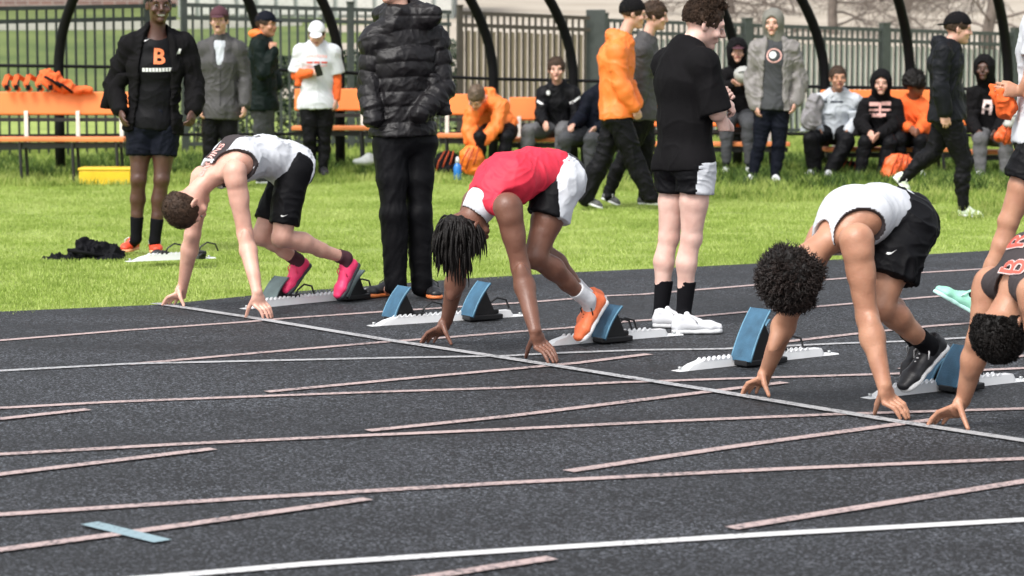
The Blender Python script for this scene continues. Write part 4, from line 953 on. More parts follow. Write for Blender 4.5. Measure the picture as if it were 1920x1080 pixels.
    for us in S.get('upper', []):
        e = us.get('e', .018); hh = us.get('h', h * 1.15); sl = us.get('sleeve', 1.0)
        pl = [J['pelvis'], J['neckb'], J['chest'], J['hipL'], J['hipR']]
        if sl > 0: pl += [J[k + s_] for s_ in 'LR' for k in (('sh', 'el', 'wr') if sl > 1 else ('sh', 'el'))]
        F = Field(pl, .24, hh); torso(F, J, e=e, m=m, low=us.get('low', .12), lw_=us.get('loww', 1.0)); 
        for s_ in 'LR':
            if sl > 1:
                sj = dict(J); limb_arm(F, J, s_, e=e * us.get('se', 1.0), m=m * S.get('arm', 1) * us.get('sm', 1.0)); F.seg(lerp(J['el' + s_], J['wr' + s_], .5), lerp(J['el' + s_], J['wr' + s_], .97), .040 * m + e * .8, .034 * m + e * .7, k=.02)
            elif sl > 0:
                a, b = J['sh' + s_], J['el' + s_]; cl = [(lerp(a, b, sl), nrm(b - a))]
                F.ell(a, np.eye(3), [.060 * m + e] * 3, k=.03); F.seg(a, lerp(a, b, sl + .1), .056 * m + e, .054 * m + e * 1.5, k=.03, clips=cl)
            else:
                a = J['sh' + s_]; out_ = nrm(a - lerp(J['neckb'], J['chest'], .4)); ar = us.get('arm_r', .085); ao = us.get('arm_off', .03)
                F.seg(a + out_ * us.get('arm_in', .012) - nrm(J['neckb'] - J['pelvis']) * ao, a + out_ * .12 - nrm(J['neckb'] - J['pelvis']) * .05, ar, ar * 1.3, k=.012, op='sub')
        if sl > 0 and us.get('low', .12) > .09:
            for s_ in 'LR': F.ell(J['hip' + s_] - J['fwd'] * .032, np.eye(3), [.098 * m * us.get('loww', 1.0) + e] * 3, k=.05)
        if 'shape' in us: us['shape'](F, J, H)
        pe = J['pelvis']; dn = nrm(pe - J['waist']); F.cut(pe + dn * us.get('hem', .06), dn)
        nk = us.get('neck', .070); ndir = nrm(H.p(-.01, 0, -.03) - J['neckb'])
        if nk: F.seg(J['neckb'] + ndir * us.get('nk0', -.005) + J['fwd'] * us.get('nkf', .0), J['neckb'] + ndir * .16, nk, nk * 1.1, k=.01, op='sub'); 
        if us.get('collar'): 
            F.seg(J['neckb'] - ndir * .02, J['neckb'] + ndir * us['collar'], .085, .078, k=.02); F.seg(J['neckb'] + ndir * .01, J['neckb'] + ndir * .2, .066, .072, k=.006, op='sub')
        if us.get('trim'):
            tr_ = []
            for s_ in 'LR':
                a = J['sh' + s_]; out_ = nrm(a - lerp(J['neckb'], J['chest'], .4)); dn_ = nrm(J['neckb'] - J['pelvis']); tr_.append((a + out_ * us.get('arm_in', .012) - dn_ * us.get('arm_off', .03), a + out_ * .12 - dn_ * .05, us.get('arm_r', .085)))
            base_mi = us.get('midx')
            def tmi(c, tr_=tr_, base_mi=base_mi, ti=len(us['mats']) - 1):
                o_ = base_mi(c) if base_mi else np.zeros(len(c), int)
                for p0, p1, r_ in tr_:
                    ab = p1 - p0; t = np.clip(((c - p0) @ ab) / (ab @ ab), 0, 1); d = np.linalg.norm(c - p0 - t[:, None] * ab, axis=1) - r_ * (1 + .3 * t); o_[np.abs(d) < .0065] = ti
                return o_
            us = dict(us); us['midx'] = tmi
        if us.get('hood') == 'down':
            up_ = nrm(J['neckb'] - J['chest']); bk = -J['fwd']
            F.ell(J['neckb'] + bk * .075 + up_ * .01, [J['lats'], bk, up_], (.125, .075, .07), k=.04); F.seg(J['neckb'] + J['lats'] * .09 + J['fwd'] * .03, J['neckb'] + J['lats'] * .06 + J['fwd'] * .10 - up_ * .04, .03, .024, k=.03); F.seg(J['neckb'] - J['lats'] * .09 + J['fwd'] * .03, J['neckb'] - J['lats'] * .06 + J['fwd'] * .10 - up_ * .04, .03, .024, k=.03)
            F.seg(J['neckb'] + up_ * .03 , J['neckb'] + up_ * .2, .066, .085, k=.015, op='sub')
        if us.get('open'):
            w = us['open']; f_ = J['fwd']; up_ = nrm(J['neckb'] - J['pelvis']); a0 = J['neckb'] + up_ * .08 + f_ * .12; b0 = J['pelvis'] - up_ * .2 + f_ * .17
            F.seg(a0, b0, w * .75, w * 1.25, .13, .14, lat=J['lats'], k=.012, op='sub')
        def disp(V, N, us=us):
            if us.get('puff'):
                up_ = nrm(J['neckb'] - J['pelvis']); s0 = (V - J['pelvis']) @ up_; dt = np.linalg.norm(V - (J['pelvis'] + np.outer(s0, up_)), axis=1) / .165; coord = s0.copy()
                for s_ in 'LR':
                    for (a, b, o0) in ((J['sh' + s_], J['el' + s_], 0), (J['el' + s_], J['wr' + s_], np.linalg.norm(J['sh' + s_] - J['el' + s_]))):
                        ab = b - a; t = np.clip(((V - a) @ ab) / (ab @ ab), 0, 1); d = np.linalg.norm(V - a - t[:, None] * ab, axis=1) / .075; mk = d < dt * .9; coord[mk] = o0 + t[mk] * np.linalg.norm(ab); dt = np.where(mk, d, dt)
                c = coord / PUFF + (vnoise(V * 5, 3) - .5) * .5; g = np.abs(np.sin(math.pi * c)); V = V + N * (.011 * (g ** .5) - .008)[:, None]
                V = folds(V, N, .0035, 24, (1, 1, .5), seed=9); return folds(V, N, .008, 7, (1, 1, .9), seed=4)
            return folds(V, N, us.get('amp', .009), us.get('f', 9), us.get('st', (1, 1, .6)), seed=us.get('seed', int(abs(base[0]) * 77) % 60))
        o = emit(us.get('name', 'jacket'), F, us['mats'] if 'mats' in us else [us['mat']], root, disp=disp, midx=us.get('midx')); G_[us.get('name', 'jacket')] = o
        if us.get('extra'): us['extra'](o, J, H)
    # -- feet
    for s_ in 'LR':
        if 'sock' in S:
            sm_, hi = S['sock']; F = Field([J['kn' + s_], J['an' + s_]], .1, h)
            a, b = J['an' + s_], J['kn' + s_]; top = a + nrm(b - a) * hi; F.seg(a, a + nrm(b - a) * (hi + .03), .040 * m, (.042 + hi * .06) * m, k=.02, clips=[(top, nrm(b - a))])
            if 'toe' + s_ in J: F.seg(a, lerp(J['heel' + s_], J['toe' + s_], .42) + J.get('upf' + s_, UPV) * .034, .040, .028, k=.02)
            emit('sock', F, sm_, root, disp=lambda V, N: V + N * ((vnoise(V * 60, 2) - .5) * .001)[:, None])
        if 'shoe' in S and 'toe' + s_ in J:
            mu, ms, lc = S['shoe']; o, q = shoe(root, J['an' + s_], J['heel' + s_], J['toe' + s_], J.get('upf' + s_, UPV), mu, ms, h=S.get('shoe_h', .006), laces=lc); G_['shoe' + s_] = o; J['shoeq' + s_] = q
    hr = S.get('hair')
    if hr: G_['hair'] = hr(root, H)
    if S.get('hood_up'): hood_up(root, H, J['neckb'], S['hood_up'], *S.get('hood_args', ()))
    G_['root'] = root; G_['body'] = body
    return G_
# ---- cloth materials
C_BLK = cloth('black_polyester', (.012, .012, .015), rough=.6); C_BLK2 = cloth('black_fleece', (.014, .013, .015)); C_NAVY = cloth('navy_black_cloth', (.010, .013, .026), rough=.75)
C_WHT = cloth('white_singlet', (.60, .62, .66), rough=.7, var=.05); C_RED = cloth('red_singlet', (.66, .022, .055), rough=.65, var=.08, bump=.15)
C_ORG = cloth('orange_softshell', (.86, .20, .035), rough=.6, var=.06); C_ORG2 = cloth('red_orange_cotton', (.82, .13, .02), rough=.75, var=.08); C_GREY = cloth('charcoal_shell', (.050, .048, .050), rough=.7); C_HGR = cloth('mid_grey_rain_shell', (.20, .185, .18), rough=.6)
C_LGR = cloth('light_grey_sweat', (.48, .51, .55), rough=.85, var=.06); C_PUF = cloth('black_puffer_nylon', (.034 * .5, .029 * .5, .035 * .5), rough=.5, bump=.15, var=.05, spec=.35); C_GRN = cloth('dark_green_shell', (.010, .022, .019), rough=.6); C_DGY = cloth('dark_grey_cloth', (.045, .047, .052)); C_GPT = cloth('grey_sweatpants', (.11, .11, .115)); C_MAR = cloth('maroon_cloth', (.07, .022, .032))
C_TRIM = cloth('dark_trim', (.04, .032, .034)); C_DORG = cloth('dark_orange_trim', (.35, .08, .04)); C_WSO = cloth('white_sock', (.66, .67, .70), rough=.9); C_BSO = cloth('black_sock', (.014, .014, .018), rough=.9); C_BAND = cloth('grey_back_panel', (.13, .13, .135))
S_PINK = cloth('hot_pink_shoe', (.92, .05, .17), rough=.5, sheen=0, var=.05); S_PSOL = mat('dark_sole', (.03, .035, .045), rough=.5); S_ORG = cloth('neon_orange_shoe', (.92, .20, .07), rough=.5, sheen=0, var=.05); S_WHT = mat('white_shoe', (.72, .73, .76), rough=.45, var=.03); S_SOLW = mat('white_sole', (.7, .71, .72), rough=.5); S_BLK = mat('black_shoe', (.015, .015, .018), rough=.45); S_MINT = mat('mint_shoe', (.30, .66, .50), rough=.5, var=.12); S_MSOL = mat('pale_teal_sole', (.45, .72, .66), rough=.5); S_REDO = mat('red_orange_shoe', (.72, .07, .03), rough=.5); S_PEACH = mat('peach_sole', (.85, .42, .22), rough=.5)
PR_W = mat('white_print', (.78, .78, .78), rough=.6, var=.03); PR_O = mat('orange_print', (.85, .22, .08), rough=.6, var=.03); PR_P = mat('pink_print', (.75, .42, .38), rough=.6, var=.05); PR_R = mat('red_print', (.62, .10, .07), rough=.6, var=.05); PR_D = mat('dark_print', (.05, .06, .08), rough=.6); PR_PB = mat('pale_pink_border', (.80, .62, .60), rough=.6, var=.03)
LACE_B = mat('black_lace', (.01, .01, .012), rough=.8); LACE_W = mat('white_lace', (.75, .75, .76), rough=.8)

# ---- the runners: every joint lies in a plane parallel to the running direction
_a, _b = G(465, 595), G(1690, 792); LAT = nrm(_b - _a); FW = A(LAT[1], -LAT[0], 0)
if FW[0] > 0: FW = -FW
def runner(o_px):
    O = G(*o_px)
    def q(px, py, l):
        r = ray(px, py); t = ((O + LAT * l - CAMP) @ LAT) / (r @ LAT); return CAMP + r * t
    return O, q
def ground_hand(J, sd, tip, thumb, wr, K, q, O):
    T = G(*tip, .008); TH = G(*thumb, .010); l = (lerp(T, TH, .5) - O) @ LAT; s = 1 if sd == 'L' else -1
    J['wr' + sd] = q(*wr, l); Kp = q(*K, l + s * .012); J['hnd' + sd] = T
    sp = [.004, .013, .008, -.014]
    tips = [T - FW * (i - 1.5) * .024 + LAT * s * sp[i] for i in range(4)]
    return lambda F: hand(F, J['wr' + sd], Kp, -FW, nrm(-UPV * .6 - LAT * s * .5), tips=tips, thumb=TH, r=.0092, base_sp=.0225, s=1.08)
UPF = nrm(FW * .88 + UPV * .42)

# runner 1
O, q = runner((410, 583)); J = {}
hL = ground_hand(J, 'L', (503, 596), (461, 594), (482, 548), (488, 572), q, O); hR = ground_hand(J, 'R', (315, 571), (345, 573), (343, 536), (336, 556), q, O)
J.update(shL=q(440, 322, .19), elL=q(459, 438, .23), shR=q(380, 333, -.19), elR=q(361, 440, -.22), neckb=q(396, 330, 0), chest=q(446, 299, 0), waist=q(500, 292, 0), pelvis=q(545, 312, 0),
         hipL=q(549, 322, .09), hipR=q(549, 312, -.09), knL=q(528, 446, .10), anL=q(648, 484, .09), knR=q(490, 442, -.10), anR=q(558, 488, -.08),
         heelL=q(674, 494, .09), toeL=q(636, 565, .09), heelR=q(583, 496, -.08), toeR=q(537, 556, -.08), upfL=UPF, upfR=UPF, fwd=A(0, 0, -1.0))
J['head'] = (q(352, 384, -.02), FW * .62 - UPV * .72 + LAT * .05, -FW * .75 - UPV * .62 + LAT * .12)
J['fwd'] = nrm(-UPV - FW * .1)
def r1_mid(c):                                    # white body, dark upper back panel
    J_ = R1J; up = nrm(J_['neckb'] - J_['pelvis']); s0 = (c - J_['chest']) @ up; b = (c - J_['chest']) @ (-J_['fwd']); l = (c - J_['chest']) @ LAT
    out = np.zeros(len(c), int); out[(b > .03) & (s0 > -.02) & (np.abs(l) < .075)] = 2; out[(b > .03) & (s0 <= -.02) & (s0 > -.17) & (np.abs(l) < .085 - (-.02 - s0) * .35)] = 1; return out
R1J = J
g = person('crouched runner in white singlet with dark back panel and hot pink spikes', J, SK['warm'], dict(m=1.0, arm=1.17, eyes=True, hands=[hL, hR], brow=H_LB, cover=dict(torso=.012),
    lower=dict(mat=C_BLK, e=.012, thigh=.80, name='shorts', amp=.006, flare=.006), upper=[dict(name='singlet', mats=[C_WHT, C_BAND, C_TRIM], trim=1, midx=r1_mid, e=.012, sleeve=0, hem=.06, low=.10, neck=.085, amp=.007, f=11, arm_r=.125, arm_off=.015, arm_in=-.055)],
    sock=(C_MAR, .06), shoe=(S_PINK, S_PSOL, S_PINK), shoe_h=.0045, hair=lambda r, H: hair_short(r, H, H_BR, t=.008, h=.005, amp=.003, nape=-.035, tuftn=900, tl=.014)), h=.0055, base=O)
bv = bvh_of([g['singlet'], g['body']])
decal('lettering', text_bm('BRUINS', 1, .02), bv, 394, 296, -FW * .7 + UPV * .6, -LAT, PR_P, g['singlet'], size=.072)
bv = bvh_of([g['lower']]); decal('logo', poly_bm(SWOOSH), bv, 533, 405, -FW, UPV, PR_W, g['lower'], size=.045)

# runner 2
O, q = runner((920, 661)); J = {}
hL = ground_hand(J, 'L', (1038, 679), (986, 670), (1003, 620), (1014, 648), q, O); hR = ground_hand(J, 'R', (800, 642), (846, 645), (838, 600), (826, 622), q, O)
J.update(shL=q(952, 388, .19), elL=q(976, 503, .23), shR=q(893, 380, -.19), elR=q(860, 500, -.22), neckb=q(903, 378, 0), chest=q(950, 338, 0), waist=q(1000, 322, 0), pelvis=q(1040, 333, 0),
         hipL=q(1048, 345, .09), hipR=q(1048, 332, -.09), knL=q(1003, 482, .10), anL=q(1102, 562, .09), knR=q(1010, 470, -.08), anR=q(1100, 556, -.05),
         heelL=q(1139, 563, .08), toeL=q(1086, 647, .08), heelR=q(1135, 556, -.06), toeR=q(1092, 626, -.06), upfL=UPF, upfR=UPF)
J['head'] = (q(876, 426, -.02), FW * .50 - UPV * .80, -FW * .85 - UPV * .50 + LAT * .1); J['fwd'] = nrm(-UPV - FW * .1)
def dreads(root, H):
    F = Field([H.C], .17, .006); H.e(F, -.016, 0, .042, .088, .106, .102, k=.02); H.e(F, .165, 0, -.03, .08, .10, .10, k=.02, op='sub'); F.cut(H.p(0, 0, -.03), nrm(-H.u - H.f * .25))
    o = emit('hair', F, H_BK, root, disp=lambda V, N: V + N * ((vnoise(V * 70, 4) - .5) * .012)[:, None])
    rnd = np.random.default_rng(5); PL = []; RR = []
    for p, v in scalp_pts(H, 190, rnd, umin=-.02, front=.075):
        b = H.p(p[1] - .014, p[0], p[2] + .042); out = nrm(H.l * v[0] + H.f * v[1] + H.u * v[2]); L = rnd.uniform(.09, .18); pts = [b]; d = nrm(out * .7 + rnd.normal(size=3) * .15); qq = b
        for k in range(7):
            d = nrm(d + A(0, 0, -.8) + rnd.normal(size=3) * .10); qq = qq + d * L / 7; pts.append(qq)
        PL.append(pts); r = rnd.uniform(.0055, .0085); RR.append([r * (1 if k % 2 else .86) * (1 - .85 * (k / 7) ** 4) for k in range(8)])
    mb = MB()
    for pl, rad in zip(PL, RR): mb.tube(pl, rad, 6)
    mb.build('dreadlocks', H_BK, o, True); return o
def r2_low(c):
    J_ = R2J; bk = (c - J_['pelvis']) @ LAT; out = np.zeros(len(c), int)
    th = nrm(J_['knL'] - J_['hipL']); rear = (c - J_['hipL']) @ (-FW) ; s0 = (c - J_['hipL']) @ th
    w = (bk > .0) & (rear > -.075 - .10 * s0) & (rear < .12 - .35 * s0); out[w] = 1; out[rear >= .12 - .35 * s0] = 2; return out
R2J = J
g = person('runner in red singlet with long black dreadlocks and neon orange spikes, crouched at the line', J, SK['deep'], dict(m=1.02, lip=LIPD, hands=[hL, hR], brow=H_BK, arm=1.20,
    lower=dict(mats=[C_BLK, C_WHT, C_DGY], midx=r2_low, e=.016, thigh=.46, name='shorts', amp=.006, flare=.02, h=.005), upper=[dict(name='singlet', mat=C_RED, e=.010, sleeve=0, hem=-.01, low=.08, neck=.080, amp=.007, f=9, arm_r=.092, arm_off=.045)],
    sock=(C_WSO, .10), shoe=(S_ORG, S_SOLW, LACE_B), shoe_h=.0045, hair=dreads), h=.0055, base=O)
mbx = MB()
# white collar band of the red singlet
J = R2J; ndir = nrm(J['head'][0] - J['neckb'])
F = Field([J['neckb']], .16, .004); F.seg(J['neckb'] + J['fwd'] * .01 + ndir * -.010, J['neckb'] + ndir * .028 + J['fwd'] * .01, .095, .090, .088, .083, lat=LAT, k=.01); F.seg(J['neckb'] - ndir * .12, J['neckb'] + ndir * .16, .076, .076, .068, .068, lat=LAT, k=.004, op='sub'); emit('collar', F, C_WHT, g['singlet'])

# runner 3
O, q = runner((1560, 765)); J = {}
hL = ground_hand(J, 'L', (1698, 784), (1640, 776), (1658, 722), (1668, 752), q, O); hR = ground_hand(J, 'R', (1403, 737), (1442, 742), (1438, 694), (1428, 717), q, O)
J.update(shL=q(1606, 450, .19), elL=q(1626, 595, .23), shR=q(1545, 446, -.19), elR=q(1482, 578, -.22), neckb=q(1560, 446, 0), chest=q(1603, 408, 0), waist=q(1650, 397, 0), pelvis=q(1688, 418, 0),
         hipL=q(1694, 432, .09), hipR=q(1694, 420, -.09), knL=q(1650, 576, .10), anL=q(1742, 648, .09), knR=q(1645, 560, -.10), anR=q(1722, 640, -.08),
         heelL=q(1778, 648, .08), toeL=q(1690, 743, .08), heelR=q(1750, 650, -.07), toeR=q(1700, 716, -.07), upfL=UPF, upfR=UPF)
J['head'] = (q(1500, 505, -.03), FW * .60 - UPV * .70, -FW * .72 - UPV * .66 + LAT * .05); J['fwd'] = nrm(-UPV - FW * .1)
def afro(root, H):
    C = H.p(-.015, 0, .055); F = Field([C], .22, .006); F.ell(C, H.ax, (.134, .132, .124), k=.02); H.e(F, .17, 0, -.055, .075, .105, .10, k=.03, op='sub'); 
    o = emit('hair', F, H_BK, root, disp=lambda V, N: V + N * ((vnoise(V * 60, 4) - .4) * .022 + (vnoise(V * 22, 8) - .5) * .03)[:, None])
    rnd = np.random.default_rng(8); PL = []; RR = []
    while len(PL) < 2600:
        v = nrm(rnd.normal(size=3))
        if v[1] > .45 and v[2] < .25: continue
        if v[2] < -.72: continue
        dirn = H.l * v[0] + H.f * v[1] + H.u * v[2]; b = C + dirn * .112; L = rnd.uniform(.025, .058); t1 = nrm(np.cross(dirn, rnd.normal(size=3))); t2 = np.cross(dirn, t1); w = rnd.uniform(.004, .009); ph = rnd.uniform(0, 6)
        PL.append([b + dirn * L * k / 6 + (t1 * math.cos(ph + k * 1.7) + t2 * math.sin(ph + k * 1.7)) * w for k in range(7)]); RR.append([.0030] * 5 + [.002, .0008])
    strands('curls', PL, RR, H_BK2, o, n=3, kind='stuff'); return o
H_BK2 = mat('dark_brown_curls', (.016, .009, .007), rough=.55, var=.5, vscale=20)
def r3_mid(c):
    J_ = R3J; out = np.zeros(len(c), int); return out
R3J = J
g = person('runner with a big dark afro in white singlet and black shorts, crouched at the line', J, SK['tan'], dict(m=1.03, arm=1.20, hands=[hL, hR], brow=H_BK,
    lower=dict(mat=C_BLK, e=.022, thigh=.62, top=1.5, clip=(q(1662, 380, 0), nrm(FW * .62 + UPV * .78)), name='shorts', amp=.012, flare=.028, f=9, h=.005), upper=[dict(name='singlet', mats=[C_WHT, C_TRIM], trim=1, e=.011, sleeve=0, hem=-.03, low=.08, neck=.085, amp=.003, f=9, arm_r=.122, arm_off=.055, arm_in=-.03)],
    sock=(C_BSO, .09), shoe=(S_BLK, S_SOLW, LACE_W), shoe_h=.0045, hair=afro), h=.0055, base=O)
bv = bvh_of([g['lower']]); decal('logo', poly_bm(SWOOSH), bv, 1672, 474, -FW + UPV * .05, UPV, PR_W, g['lower'], size=.05)
bv = bvh_of([g['shoeL']]); decal('logo', poly_bm(SWOOSH), bv, 1738, 705, nrm(g and (R3J['heelL'] - R3J['toeL'])), nrm(UPF), PR_W, g['shoeL'], size=.13)
def trim(J, sd, m, parent, r=.086, rr_=.0055):
    a = J['sh' + sd]; out_ = nrm(a - lerp(J['neckb'], J['chest'], .4)); dn = nrm(J['neckb'] - J['pelvis']); c = a + out_ * .012 - dn * .03
    return c, out_

# runner 4, mostly outside the picture
O, q = runner((1905, 822)); J = {}
hR = ground_hand(J, 'R', (1752, 795), (1815, 804), (1806, 750), (1790, 773), q, O)
J.update(shR=q(1858, 532, -.19), elR=q(1834, 640, -.22), shL=q(1940, 548, .19), elL=q(1962, 690, .23), wrL=q(1995, 818, .28), neckb=q(1905, 540, 0), chest=q(1958, 492, 0), waist=q(2015, 470, 0), pelvis=q(2070, 482, 0),
         hipL=q(2075, 495, .09), hipR=q(2075, 485, -.09), knL=q(2040, 650, .10), anL=q(2160, 730, .09), knR=q(2030, 640, -.10), anR=q(2120, 715, -.08),
         heelL=q(2195, 740, .08), toeL=q(2140, 830, .08), heelR=q(2150, 725, -.07), toeR=q(2090, 795, -.07), upfL=UPF, upfR=UPF)
J['head'] = (q(1884, 606, -.02), FW * .25 - UPV * .95, -FW * .95 - UPV * .25 + LAT * .1); J['fwd'] = nrm(-UPV - FW * .15)
Kp = q(2010, 845, .29); hl = lambda F: hand(F, R4J['wrL'], Kp, -FW, nrm(-UPV * .6 - LAT * .5), tips=[G(2045, 868, .008) - FW * (i - 1.5) * .024 for i in range(4)], thumb=G(1990, 862, .01))
R4J = J
def r4_mid(c):
    s0 = (c - R4J['chest']) @ nrm(R4J['neckb'] - R4J['pelvis']); out = np.zeros(len(c), int); out[s0 > -.14] = 1; return out
g = person('runner at the right edge with short black hair and a lettered dark singlet, head down', J, SK['tan'], dict(m=1.03, arm=1.15, hands=[hR, hl], brow=H_BK,
    lower=dict(mat=C_BLK, e=.02, thigh=.6, name='shorts', amp=.008), upper=[dict(name='singlet', mats=[C_GPT, C_TRIM], midx=r4_mid, e=.012, sleeve=0, hem=.03, low=.08, neck=.080, amp=.005, f=9, arm_r=.078)],
    sock=(C_BSO, .09), shoe=(S_BLK, S_SOLW, LACE_W), hair=lambda r, H: hair_short(r, H, H_BK, t=.016, h=.005, amp=.005, line=.09, nape=-.035, tuftn=1800, tl=.014, curl=.004)), h=.0055, base=O)
bv = bvh_of([g['singlet']])
for (tx, ty, ch) in ((1903, 503, 'B'), (1912, 452, 'R')):
    decal('lettering', text_bm(ch, 1, .035), bv, tx, ty, UPV * .85 - FW * .5, LAT, PR_PB, g['singlet'], size=.15, off=.005)
    decal('lettering', text_bm(ch, 1, .005), bv, tx, ty, UPV * .85 - FW * .5, LAT, PR_R, g['singlet'], size=.15, off=.008)
# ---- standing, walking and seated people: joints as photo point + metres nearer or farther than the body's own distance
def at(Y0):
    return lambda px, py, dy=0.0: P(px, py, Y0 + dy)
def gy(row): return CAMH * FPX / (row - HOR) * 1.0 if True else 0
def Yrow(row): return G(960, row)[1]
def rel_hand(J, sd, side, pn, curl=.5, L=.085, d=None, s=1.0, r=.0095):
    def f(F):
        w = J['wr' + sd]; dd = nrm(w - J['el' + sd]) if d is None else nrm(d); hand(F, w, w + dd * L * s, side, pn, curl=curl, s=s, r=r)
    return f
RIGHT = A(1, 0, 0); AWAY = A(0, 1, 0); CAMD = A(0, -1, 0)

# puffer jacket
q = at(Yrow(560)); F_ = nrm(A(-.5, -.85, 0)); 
J = dict(shR=q(703, 78, -.06), shL=q(812, 74, .06), elR=q(692, 160, -.05), elL=q(832, 165, .02), wrR=q(700, 222, -.16), wrL=q(788, 214, -.16), neckb=q(752, 38), chest=q(757, 112), waist=q(757, 185), pelvis=q(757, 258), hipR=q(732, 270, -.05), hipL=q(783, 270, .05),
         knR=q(738, 400, -.09), knL=q(786, 400, .02), anR=q(743, 535, -.05), anL=q(790, 538, .06), fwd=F_)
for s_, (hx, tx) in dict(R=((750, 553), (722, 562)), L=((800, 553), (786, 568))).items():
    J['heel' + s_] = G(*hx, .002); J['toe' + s_] = J['heel' + s_] + nrm(A(-.75, -.66, 0) if s_ == 'R' else A(.25, -.95, 0)) * .29
J['head'] = (q(739, -30), UPV, nrm(A(-.6, -.8, -.05)))
hood = lambda F, J, H: (F.ell(J['neckb'] - J['fwd'] * .06 + UPV * .03, [J['lats'], J['fwd'], UPV], (.16, .10, .10), k=.04), F.seg(J['neckb'] + J['fwd'] * .06 + UPV * .02, J['neckb'] + J['fwd'] * .10 - UPV * .03, .09, .07, k=.04))
person('person in a long black hooded puffer jacket and black trousers, hands in pockets', J, SK['pale'], dict(m=1.05, eyes=False, brow=H_BR, cover=dict(torso=.02, arms=.01, legs=.008),
    lower=dict(mat=C_BLK, e=.013, amp=.006, f=7, wide=True), upper=[dict(name='puffer_jacket', mat=C_PUF, e=.034, se=.75, sleeve=2, hem=-.01, low=.08, puff=True, neck=.072, nk0=.05, shape=hood, h=.007)],
    sock=(C_BSO, .06), shoe=(S_BLK, mat('orange_sole', (.75, .22, .07), rough=.5), LACE_B), shoe_h=.006, hair=lambda r, H: hair_short(r, H, H_BR, tuftn=100)), h=.008)

# black tee standing man
q = at(Yrow(612)); F_ = nrm(A(.85, .52, 0))
J = dict(shL=q(1252, 120, .17), shR=q(1318, 122, -.15), elL=q(1330, 215, .30), elR=q(1344, 212, -.16), wrL=q(1352, 190, .22), wrR=q(1350, 180, .04), neckb=q(1287, 88), chest=q(1284, 150, .0), waist=q(1283, 228), pelvis=q(1286, 300), hipL=q(1268, 312, .08), hipR=q(1306, 312, -.08),
         knL=q(1254, 445, .08), knR=q(1296, 447, -.08), anL=q(1238, 592, .07), anR=q(1281, 594, -.07), fwd=F_)
J['heelL'] = G(1222, 614, .002); J['toeL'] = J['heelL'] + nrm(A(.97, -.12, 0)) * .29; J['heelR'] = G(1258, 626, .002); J['toeR'] = J['heelR'] + nrm(A(.98, .15, 0)) * .29
J['head'] = (q(1320, 48, .03), nrm(A(.36, .0, 1)), nrm(A(.88, .06, -.55)))
def bands(c):                                       # white side panel of the shorts
    out = np.zeros(len(c), int); d = (c - BTJ['pelvis']) @ BTJ['latp']; f = (c - BTJ['pelvis']) @ BTJ['fwd']; out[(d < -.10) & (c[:, 2] < BTJ['pelvis'][2]) & (f > -.06)] = 1; return out
BTJ = J
hr = lambda F: hand(F, J['wrR'], J['wrR'] + nrm(A(.45, .1, -.35)) * .085, nrm(A(.2, 1, .1)), nrm(A(-.8, 0, -.5)), curl=.7, r=.0105, s=1.1)
hl = lambda F: hand(F, J['wrL'], J['wrL'] + nrm(A(.45, -.5, .5)) * .08, nrm(A(.2, .2, -1)), nrm(A(-.6, -.3, -.5)), curl=.7, r=.009)
g = person('tall standing person in loose black T-shirt and white shoes seen from behind, curly brown hair', J, SK['fair'], dict(m=1.0, leg=1.0, arm=1.08, hands=[hr, hl], brow=H_BR, cover=dict(torso=.012),
    lower=dict(mats=[C_BLK, C_WHT], midx=bands, e=.012, thigh=.37, name='shorts', flare=.014, h=.007, amp=.006), upper=[dict(name='t_shirt', mat=C_BLK2, e=.024, sleeve=.98, loww=.84, hem=.05, low=.14, neck=.074, amp=.007, f=6, h=.0065)],
    sock=(C_BSO, .20), shoe=(S_WHT, S_SOLW, LACE_W), shoe_h=.0045, hair=lambda r, H: hair_short(r, H, H_BR, t=.010, h=.005, amp=.005, line=.0, nape=.01, tuftn=1700, tl=.036, curl=.008, seed=6, su=-.005)), h=.0062)
# phone held between the hands is hidden by them; none built

# athlete in open black jacket
q = at(Yrow(474)); J = dict(shR=q(244, 88, .0), shL=q(345, 86, .04), elR=q(212, 158, .05), elL=q(368, 155, .05), wrR=q(224, 205, -.08), wrL=q(363, 205, -.06), neckb=q(294, 66), chest=q(292, 125), waist=q(290, 180), pelvis=q(286, 232), hipR=q(265, 243), hipL=q(309, 243),
      knR=q(260, 338, -.05), knL=q(303, 338, -.05), anR=q(255, 448, .0), anL=q(290, 452, -.03), fwd=nrm(A(.15, -1, 0)))
J['heelR'] = G(256, 468, .002) ; J['toeR'] = J['heelR'] + nrm(A(-.2, -1, 0)) * .29; J['heelL'] = G(287, 470, .002); J['toeL'] = J['heelL'] + nrm(A(.25, -1, 0)) * .29
J['head'] = (q(298, 12, -.03), nrm(A(.03, -.05, 1)), nrm(A(.32, -1, -.05)))
hs_ = [rel_hand(J, 'R', nrm(A(.0, .3, -1)) * 0 + nrm(A(-.3, 1, 0)), nrm(A(1, .2, 0)), curl=.35), rel_hand(J, 'L', A(.3, 1, 0), nrm(A(-1, 0, 0)), curl=.6)]
J1 = J
def tanktop(o, J, H):
    bv = bvh_of([o])
    decal('lettering', text_bm('B', 1, .03), bv, 298, 108, RIGHT, UPV, PR_O, o, size=.16)
    decal('lettering', poly_bm(bars(9, .215, .028, .18)), bv, 294, 131, RIGHT, UPV, PR_W, o, size=1)
    decal('logo', poly_bm(SWOOSH), bv, 275, 76, RIGHT, UPV, PR_W, o, size=.065)
